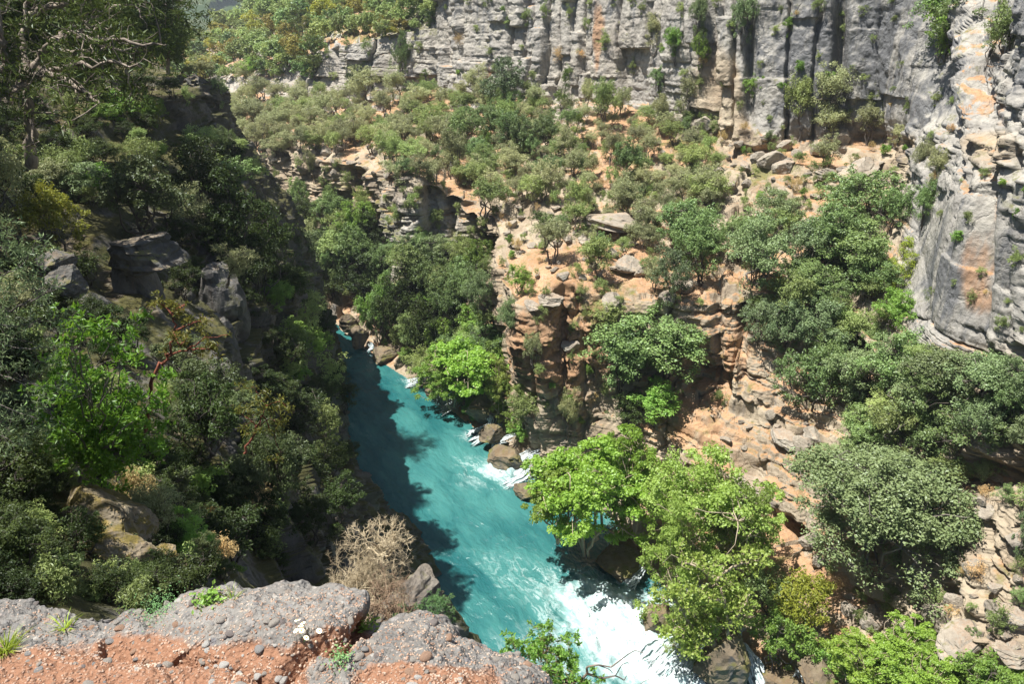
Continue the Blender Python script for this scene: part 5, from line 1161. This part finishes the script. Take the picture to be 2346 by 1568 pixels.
custom('small_pine', 'small flat-topped pinkish green pine on the shaded crag', 'tree', [[P(520, 660, 30), P(528, 620, 30), P(535, 590, 30)]] + [[P(528, 620, 30), P(545, 600, 30), P(565, 585, 30)], [P(535, 590, 30), P(515, 585, 30), P(505, 590, 30)], [P(535, 595, 30), P(550, 585, 30), P(560, 578, 30)], [P(528, 610, 30), P(545, 610, 30), P(558, 604, 30)]],
       ML['olive'], MB_['dark'], 0.13, 18, 0.25, 0.07, seed=16, ntw=7, twl=0.35, asp=0.12, flat=.45)
# plane trunks standing in the falls
def trunkpath(name, label, pts, r0): pass
custom('plane_tree', 'plane tree whose twin trunks grip the brown boulder between falls', 'tree', [[P(1650, 1500, 35.6), P(1625, 1460, 35.8), P(1590, 1440, 36), P(1560, 1400, 36)], [P(1665, 1490, 35.6), P(1668, 1430, 35.8), P(1660, 1380, 36), P(1640, 1330, 36.5)]] + [[P(1590, 1440, 36), P(1560, 1450, 35.7), P(1520, 1450, 35.5)], [P(1560, 1400, 36), P(1540, 1370, 36), P(1500, 1380, 36)], [P(1668, 1430, 35.8), P(1700, 1400, 35.5), P(1720, 1360, 35.5)], [P(1660, 1380, 36), P(1620, 1370, 36), P(1590, 1350, 36)], [P(1625, 1460, 35.8), P(1600, 1480, 35.3), P(1570, 1490, 35.2)], [P(1640, 1330, 36.5), P(1600, 1300, 36.5), P(1560, 1290, 36.5)], [P(1640, 1330, 36.5), P(1680, 1300, 36.5), P(1720, 1290, 36.5)]],
       ML['plane2'], MB_['pale'], 0.20, 12, 0.5, 0.24, seed=17, ntw=9, twl=0.9, asp=0.85, flat=.5)

# ------------------------------------------------------------------ dry thorn bush and its neighbours behind the ledge
def thorn(name, label, base, aims, size, mat, seed, r0=0.012, levels=5, spike=0.02, ang=0.55, cat='shrub', leaves=None):
    r = np.random.default_rng(seed); paths = []; ends = []
    def grow(p, d, L, rad, lv):
        n = 4; q = [p]; dd = d.copy()
        for i in range(n - 1):
            dd = unit(dd + r.normal(size=3) * 0.28); q.append(q[-1] + dd * L / (n - 1))
        q = np.array(q); paths.append((q, np.linspace(rad, rad * 0.7, n)))
        if lv <= 2:
            for k in range(3):
                a = q[r.integers(1, n)]; sdr = unit(dd * 0.4 + r.normal(size=3)); paths.append((np.array([a, a + sdr * spike * (0.5 + r.random())]), A((rad * 0.6, rad * 0.15))))
        if lv == 0: ends.append(q[-1]); return
        for k in range(2 + (r.random() < 0.42)):
            nd = unit(dd + r.normal(size=3) * ang); nd[2] += 0.05; grow(q[-1], unit(nd), L * (0.70 + 0.2 * r.random()), rad * 0.72, lv - 1)
    for aim in aims: grow(A(base) + r.normal(size=3) * 0.01, unit(A(aim) - A(base)), size * np.linalg.norm(A(aim) - A(base)), r0, levels)
    V, F = tubes(paths, 4); o = bpy.data.objects.new(name, None); COL.objects.link(o); o.location = A(base); tag(o, label, cat)
    link('branches', mesh_np(name + '_branches', V - A(base), F, smooth=True), mat, o)
    if leaves:
        V, F, n = rosettes(ends, r, *leaves); link('leaves', mesh_np(name + '_leaves', V - A(base), F, fattr=dict(rnd=np.repeat(r.random(n), 2))), ML['spurge'] if cat == 'plant' else ML['bright'], o)
    return o
M_dry = bark_material('dry_straw_stems', (0.37, 0.30, 0.19), (0.54, 0.45, 0.30), 20.0); M_dryb = bark_material('dry_brown_stems', (0.20, 0.13, 0.08), (0.34, 0.24, 0.16), 20.0)
Yb = 3.3
thorn('thorn_bush', 'dry straw coloured thorn bush leaning over the river behind the ledge', P(845, 1385, Yb), [P(u, v, Yb + dy) for u, v, dy in ((690, 1310, 0), (735, 1280, .1), (780, 1275, -.1), (820, 1270, .1), (860, 1270, 0), (905, 1285, 0), (945, 1310, .1), (760, 1320, -.1), (880, 1300, -.1), (720, 1330, .1), (925, 1330, 0), (800, 1290, .15), (850, 1310, .2))], 0.25, M_dry, 5, r0=0.0048, levels=6, spike=0.014)
thorn('thorn_bush', 'single bare straw coloured thorn sprig above the dry bush', P(880, 1285, Yb), [P(890, 1200, Yb), P(915, 1220, Yb + .05), P(868, 1200, Yb), P(930, 1235, Yb)], 0.34, M_dry, 8, r0=0.007, levels=5, spike=0.02, ang=0.5)
thorn('dry_brush', 'low brown dead brush between the two ledge humps', P(895, 1425, 2.9), [P(u, v, 2.9 + dy) for u, v, dy in ((840, 1380, 0), (860, 1365, .05), (885, 1355, 0), (915, 1360, .05), (945, 1375, 0), (965, 1395, 0), (850, 1400, .1), (930, 1400, -.05), (900, 1380, .1))], 0.42, M_dryb, 9, r0=0.004, levels=5, spike=0.01)
thorn('green_plant', 'blue-green spiky plant at the right of the dead brush', P(985, 1435, 2.9), [P(u, v, 2.9) for u, v in ((970, 1375), (985, 1380), (1000, 1390), (1015, 1400), (1025, 1415), (1030, 1430), (960, 1385))], 0.45, bark_material('green_stems', (0.07, 0.15, 0.06), (0.12, 0.22, 0.10), 20), 10, r0=0.003, levels=4, spike=0.012, ang=0.35, cat='plant', leaves=(0.012, 10, 0.012, 0.25))
thorn('leafy_bush', 'yellow-green leafy bush at the bottom edge beside the ledge', P(1250, 1600, 3.0), [P(u, v, 3.0 + dy) for u, v, dy in ((1185, 1500, 0), (1210, 1480, .1), (1240, 1475, 0), (1265, 1490, .1), (1290, 1510, 0), (1305, 1540, 0), (1230, 1520, -.1), (1270, 1540, -.1), (1200, 1540, 0))], 0.36, M_dryb, 11, r0=0.004, levels=4, spike=0.004, ang=0.5, leaves=(0.022, 22, 0.024, 0.4))
def branch(name, label, paths_, r0, mat, cat='branch'):
    V, F = tubes([(catmull(A(p), np.linspace(0, len(p) - 1, 8 * len(p))), np.linspace(r, r * 0.35, 8 * len(p))) for p, r in paths_], 6); tag(link(name, mesh_np(name, V, F, smooth=True), mat), label, cat)
Q = lambda *a: [P(u, v, 3.0) for u, v in a]
M_dead = bark_material('dead_wood', (0.10, 0.075, 0.06), (0.26, 0.20, 0.165), 12)
branch('dead_branch', 'dark dead branch arching over the white water at the bottom edge', [(Q((1215, 1540), (1235, 1530), (1275, 1540), (1300, 1565), (1330, 1560), (1360, 1575)), .014), (Q((1330, 1560), (1345, 1545), (1345, 1530), (1370, 1525), (1400, 1530)), .0085), (Q((1400, 1530), (1420, 1515), (1440, 1500), (1455, 1492), (1475, 1498)), .0045), (Q((1345, 1545), (1380, 1555), (1410, 1550), (1430, 1560)), .007),
   (Q((1410, 1550), (1425, 1525), (1440, 1520), (1440, 1540)), .003), (Q((1360, 1575), (1390, 1590)), .006), (Q((1430, 1560), (1440, 1545), (1470, 1545)), .0025), (Q((1370, 1525), (1395, 1535), (1405, 1545)), .003), (Q((1460, 1575), (1480, 1560), (1520, 1550)), .002)], .01, M_dead)
# grass, daisies and small herbs on the ledge
def blades(base, n, L, spread, seed, wd=0.004):
    r = np.random.default_rng(seed); VV, FF = [], []
    for i in range(n):
        a = r.random() * 6.283; b_ = A(base) + A((math.cos(a), math.sin(a), 0)) * r.random() * spread * 0.4; d = unit(A((math.cos(a) * spread, math.sin(a) * spread, L)))
        s = unit(np.cross(d, r.normal(size=3))) * wd; l = L * (0.5 + 0.7 * r.random()); m_ = b_ + d * l * 0.55; t_ = b_ + d * l + A((math.cos(a), math.sin(a), -0.6)) * l * 0.22
        VV += [b_ - s, b_ + s, m_ + s * .7, m_ - s * .7, t_, t_]; k = i * 6; FF += [[k, k + 1, k + 2, k + 3], [k + 3, k + 2, k + 4, k + 5]]
    return np.array(VV), np.array(FF)
def herb(name, label, u, v, n, L, spread, seed, mat, wd=0.004, cat='plant'):
    p, _ = pick_f(u, v); p = P(u, v, 2.3) if p is None else p; V, F = blades(p, n, L, spread, seed, wd)
    if n > 35 and name != 'grass_tuft':
        r = np.random.default_rng(seed); q = r.normal(size=(n * 3, 3)) * A((spread * .45, spread * .45, L * .35)) + A((0, 0, L * .35)); V, F = leaf_faces(p + q, unit(r.normal(size=q.shape) * .5 + A((0, 0, .8))), wd * 4.0, 0.5, r)
    tag(link(name, mesh_np(name, V, F, fattr=dict(rnd=np.random.default_rng(seed).random(len(F)))), mat), label, cat); return p
herb('grass_tuft', 'yellowing grass tuft at the left edge of the ledge', 10, 1490, 150, .06, .07, 1, ML['grass'], .0014); herb('grass_tuft', 'short grass blades on the left hump of the ledge', 150, 1440, 26, .06, .06, 2, ML['grass'], .002)
herb('green_herb', 'small green leafy herb growing at the back edge of the ledge', 475, 1372, 60, .028, .05, 3, ML['bright'], .004); herb('green_herb', 'blue-green low cushion plant behind the ledge', 350, 1385, 260, .035, .09, 4, ML['spurge'], .0014)
herb('green_herb', 'leafy green herb in the notch between the two humps', 838, 1440, 40, .028, .04, 5, ML['bright'], .004); herb('green_herb', 'ragged green daisy plant in the crevice above the red soil', 782, 1510, 90, .035, .04, 6, ML['spurge'], .002)
herb('grass_tuft', 'thin arching grass behind the leafy herb', 530, 1366, 24, .05, .045, 7, ML['grass'], .0012)
for i, (u, v, lab) in enumerate(((684, 1442, 'white daisy, leftmost of those in the crevice'), (697, 1444, 'white daisy beside the leftmost one'), (684, 1466, 'white daisy on the grey pebble, left one'), (697, 1464, 'white daisy on the grey pebble, right one'), (735, 1463, 'white daisy at the right end of the crevice'), (709, 1482, 'white and yellow daisy lowest in the crevice'), (697, 1455, 'tiny yellow-eyed daisy in mid crevice'))):
    p, _ = pick_f(u, v); p = p + A((0, 0, 0.035)); o = bpy.data.objects.new('daisy', None); COL.objects.link(o); o.location = p; o.scale = (.75, .75, .75); o.rotation_euler = (-.5, .2 * (i % 3 - 1), i); tag(o, lab, 'flower', group='daisies in the ledge crevice')
    an = np.arange(12) / 12 * 6.283; VV, FF = [], []
    for k, a in enumerate(an):
        d = A((math.cos(a), math.sin(a), 0)); s = A((-d[1], d[0], 0)) * .0022; VV += [d * .002 - s * .5, d * .002 + s * .5, d * .011 + s, d * .011 - s]; FF.append([4 * k, 4 * k + 1, 4 * k + 2, 4 * k + 3])
    link('petals', mesh_np('petals', A(VV), A(FF), fattr=dict(rnd=np.full(12, .5))), ML['flower'], o); link('disc', mesh_np('disc', ICO2[0] * A((.0036, .0036, .002)) + A((0, 0, .001)), ICO2[1], fattr=dict(rnd=np.full(len(ICO2[1]), .5))), ML['flowery'], o)
    V, F = tubes([(A([(0, 0, 0), (0.002, 0, -.02), (0, 0.003, -.045)]), A([.0008] * 3))], 4); link('stem', mesh_np('stem', V, F), ML['spurge'], o)
branch('grass_stalk', 'long dry grass stalk rising in front of the thorn bush', [(Q((730, 1462), (745, 1400), (765, 1320), (785, 1270)), .0014)], .001, M_dry, cat='grass')

# ------------------------------------------------------------------ trees on the far hill, too many to count
r3 = np.random.default_rng(77); n = 3600; ii = r3.integers(0, GH.shape[0] - 1, n); jj = r3.integers(0, GH.shape[1], n); X2, F2 = ICO1[0], ICO1[1]
cs = GH[ii, jj] + r3.normal(size=(n, 3)) * A((4, 4, 0)); s_ = 4.2 + 4.0 * r3.random(n)
VV = cs[:, None] + X2[None] * s_[:, None, None] * A((1, 1, 1.0)) * (0.75 + 0.5 * r3.random((n, len(X2), 1))); FF = F2[None] + (np.arange(n) * len(X2))[:, None, None]
g = link('distant_forest', mesh_np('distant_forest', VV, FF.reshape(-1, 3), fattr=dict(rnd=np.repeat(r3.random(n), len(F2)))), ML['dark']); g['kind'] = 'stuff'
# ------------------------------------------------------------------ the air between here and the far hill
import bmesh as _bm
hm, nt, out = newmat('air_haze'); pv = nt.nodes.new('ShaderNodeVolumePrincipled'); pv.inputs['Color'].default_value = (0.80, 0.90, 1.0, 1); pv.inputs['Density'].default_value = 0.00024; pv.inputs['Anisotropy'].default_value = 0.2
nt.links.new(pv.outputs[0], out.inputs['Volume'])
x0, x1, y0, y1, z0_, z1_ = -1700, 900, -60, 1700, -140, 480
VV = A([(x, y, z) for x in (x0, x1) for y in (y0, y1) for z in (z0_, z1_)], float); FF = A([(0, 1, 3, 2), (4, 6, 7, 5), (0, 4, 5, 1), (2, 3, 7, 6), (0, 2, 6, 4), (1, 5, 7, 3)])
hz = link('haze', mesh_np('haze', VV, FF), hm); hz['kind'] = 'stuff'
# ------------------------------------------------------------------ labels: look + place + rank among its like
ZONES = [((-9999, -9999, 400, 200), 'under the pines at the top left'), ((400, -9999, 700, 60), 'on the highest ridge in front of the hazy hill'), ((400, 60, 700, 130), 'on the upper left hillside'),
 ((700, -9999, 1010, 45), 'on the wooded slope topping the far cliffs'), ((700, 45, 1010, 100), 'along the rim of the small far cliff'), ((400, 130, 560, 215), 'beside the layered far outcrop'),
 ((560, 130, 740, 200), 'on the hillside left of the small far cliff'), ((740, 100, 960, 200), 'on the small far cliff face'), ((470, 200, 760, 262), 'on the upper far terrace'), ((470, 262, 700, 340), 'on the far terrace near the bend'),
 ((700, 262, 960, 350), 'on the far terrace below the small cliff'), ((760, 200, 960, 262), 'at the foot of the small far cliff'), ((960, -9999, 1300, 110), 'high on the columned cliff'), ((1300, -9999, 1640, 110), 'high on the orange streaked cliff'),
 ((960, 110, 1300, 200), 'low on the columned cliff'), ((1300, 110, 1640, 200), 'low on the orange streaked cliff'), ((1640, -9999, 1900, 320), 'on the massive grey cliff'), ((1900, -9999, 2120, 240), 'on the dark-stained cliff at the right'),
 ((2120, -9999, 9999, 330), 'on the bedded cliff at the top right'), ((1900, 240, 2130, 345), 'at the foot of the dark-stained cliff'), ((960, 200, 1240, 300), 'on the slope under the columned cliff'), ((1240, 200, 1640, 300), 'on the slope under the streaked cliff'),
 ((960, 300, 1240, 400), 'in the thicket mid-slope'), ((1240, 300, 1500, 400), 'on the ledges mid-slope'), ((1500, 300, 1700, 500), 'in the olive grove left of the boulders'), ((1700, 320, 2150, 480), 'among the boulders on the right terrace'),
 ((2100, 330, 9999, 800), 'on the rounded rock buttress at right'), ((580, 340, 880, 480), 'on the far lower cliff'), ((880, 380, 1080, 620), 'on the pillared bluff above the river'), ((1080, 400, 1300, 640), 'on the stepped ledges above the river'),
 ((1300, 400, 1560, 640), 'on the orange scree above the river'), ((1560, 440, 1820, 720), 'in the oak wood mid-right'), ((1820, 440, 2100, 720), 'in the oak wood below the boulders'), ((600, 480, 880, 650), 'in the green hollow above the far bend'),
 ((820, 600, 1180, 830), 'in the shadowy thicket by the upstream bank'), ((1180, 640, 1380, 1000), 'on the orange layered cliff by the river'), ((1380, 640, 1700, 1000), 'on the cliff edge over the red scree'), ((1700, 720, 1930, 1000), 'beside the red scree'),
 ((1930, 720, 2500, 900), 'at the foot of the rounded buttress'), ((1930, 900, 2500, 1090), 'above the huge rounded bush'), ((940, 760, 1180, 1060), 'by the small side cascades'), ((1180, 960, 1480, 1330), 'over the water above the rapids'),
 ((1480, 940, 1760, 1340), 'on the bank above the rapids'), ((1760, 1000, 2240, 1400), 'on the slope beside the rapids'), ((2200, 1050, 9999, 1400), 'on the rubble at the right edge'), ((1400, 1330, 1880, 1999), 'among the waterfalls'), ((1880, 1380, 9999, 1999), 'in the bottom right corner')]
ZL = [((-999, 0, 200, 420), 'under the big pine'), ((200, 0, 600, 420), 'on the shaded promontory'), ((-999, 420, 300, 760), 'above the shaded boulders at left'), ((300, 420, 480, 760), 'around the shaded rock knob'), ((480, 420, 720, 620), 'on the shaded crest near the bend'),
 ((480, 620, 900, 800), 'on the shaded wall facing the bend'), ((-999, 760, 300, 1130), 'at the left edge by the leafy shrub'), ((300, 760, 560, 1130), 'behind the leafy shrub'), ((560, 800, 900, 1050), 'on the shaded wall above the water'),
 ((560, 1050, 900, 1420), 'in the dark gully beyond the ledge'), ((-999, 1130, 560, 1420), 'beside the mossy rock')]
def zone(o, u, v, shaded):
    for (a, b_, c, d), nm in ((ZL + ZONES) if shaded else (ZONES + ZL)):
        if a <= u < c and b_ <= v < d: return nm
    return 'on the canyon side'
ORD = ['first', 'second', 'third', 'fourth', 'fifth', 'sixth', 'seventh', 'eighth', 'ninth', 'tenth', 'eleventh', 'twelfth']
from collections import defaultdict
bk = defaultdict(list)
for (o, u, v, look, noun) in REG:
    sh = (o.location.x < (-8 if o.location.y < 50 else -17 if o.location.y < 80 else -24) or o.location.y < 30) and u < 900
    if u > 700 and o.location.y > 85 or o.location.y > 95 or u > 1300: sh = False
    bk[(look, noun, zone(o, u, v, sh))].append((u, v, o))
for (look, noun, z), L in bk.items():
    L.sort(key=lambda t: t[0]); n = len(L)
    pre = {'pale grey': 'pale grey limestone'}.get(look, look)
    if n <= 8: rows = [('', L)]
    else:
        L2 = sorted(L, key=lambda t: t[1]); k = math.ceil(n / 8); nm = {2: ['upper', 'lower'], 3: ['upper', 'middle', 'lower'], 4: ['topmost', 'upper', 'lower', 'lowest'], 5: ['topmost', 'upper', 'middle', 'lower', 'lowest']}.get(k, None)
        if nm is None: nm = [ORD[min(i, 11)] + '-row' for i in range(k)]
        rows = [(nm[i], sorted(L2[i * n // k:(i + 1) * n // k], key=lambda t: t[0])) for i in range(k)]
    for rn, R_ in rows:
        for i, (u, v, o) in enumerate(R_):
            m_ = len(R_)
            rk = '' if m_ == 1 else ('leftmost ' if i == 0 else 'rightmost ' if i == m_ - 1 else ORD[i] + '-from-left ')
            if m_ > 1 or rn: rk = rk + (rn + ' ' if rn else '')
            big = ''
            o['label'] = (rk + pre + ' ' + noun + ' ' + z).strip()
            o['category'] = {'evergreen oak': 'tree', 'bushy olive tree': 'tree', 'olive tree': 'tree', 'plane tree': 'tree', 'pine tree': 'tree', 'juniper': 'tree', 'leafy bush': 'bush', 'low shrub': 'shrub'}.get(noun, noun)
            if n > 1: o['group'] = {'low shrub': 'shrubs growing from the cliffs and ledges', 'stone': 'loose stones on the ledges', 'boulder': 'boulders on the slopes'}.get(noun, noun + 's ' + z)
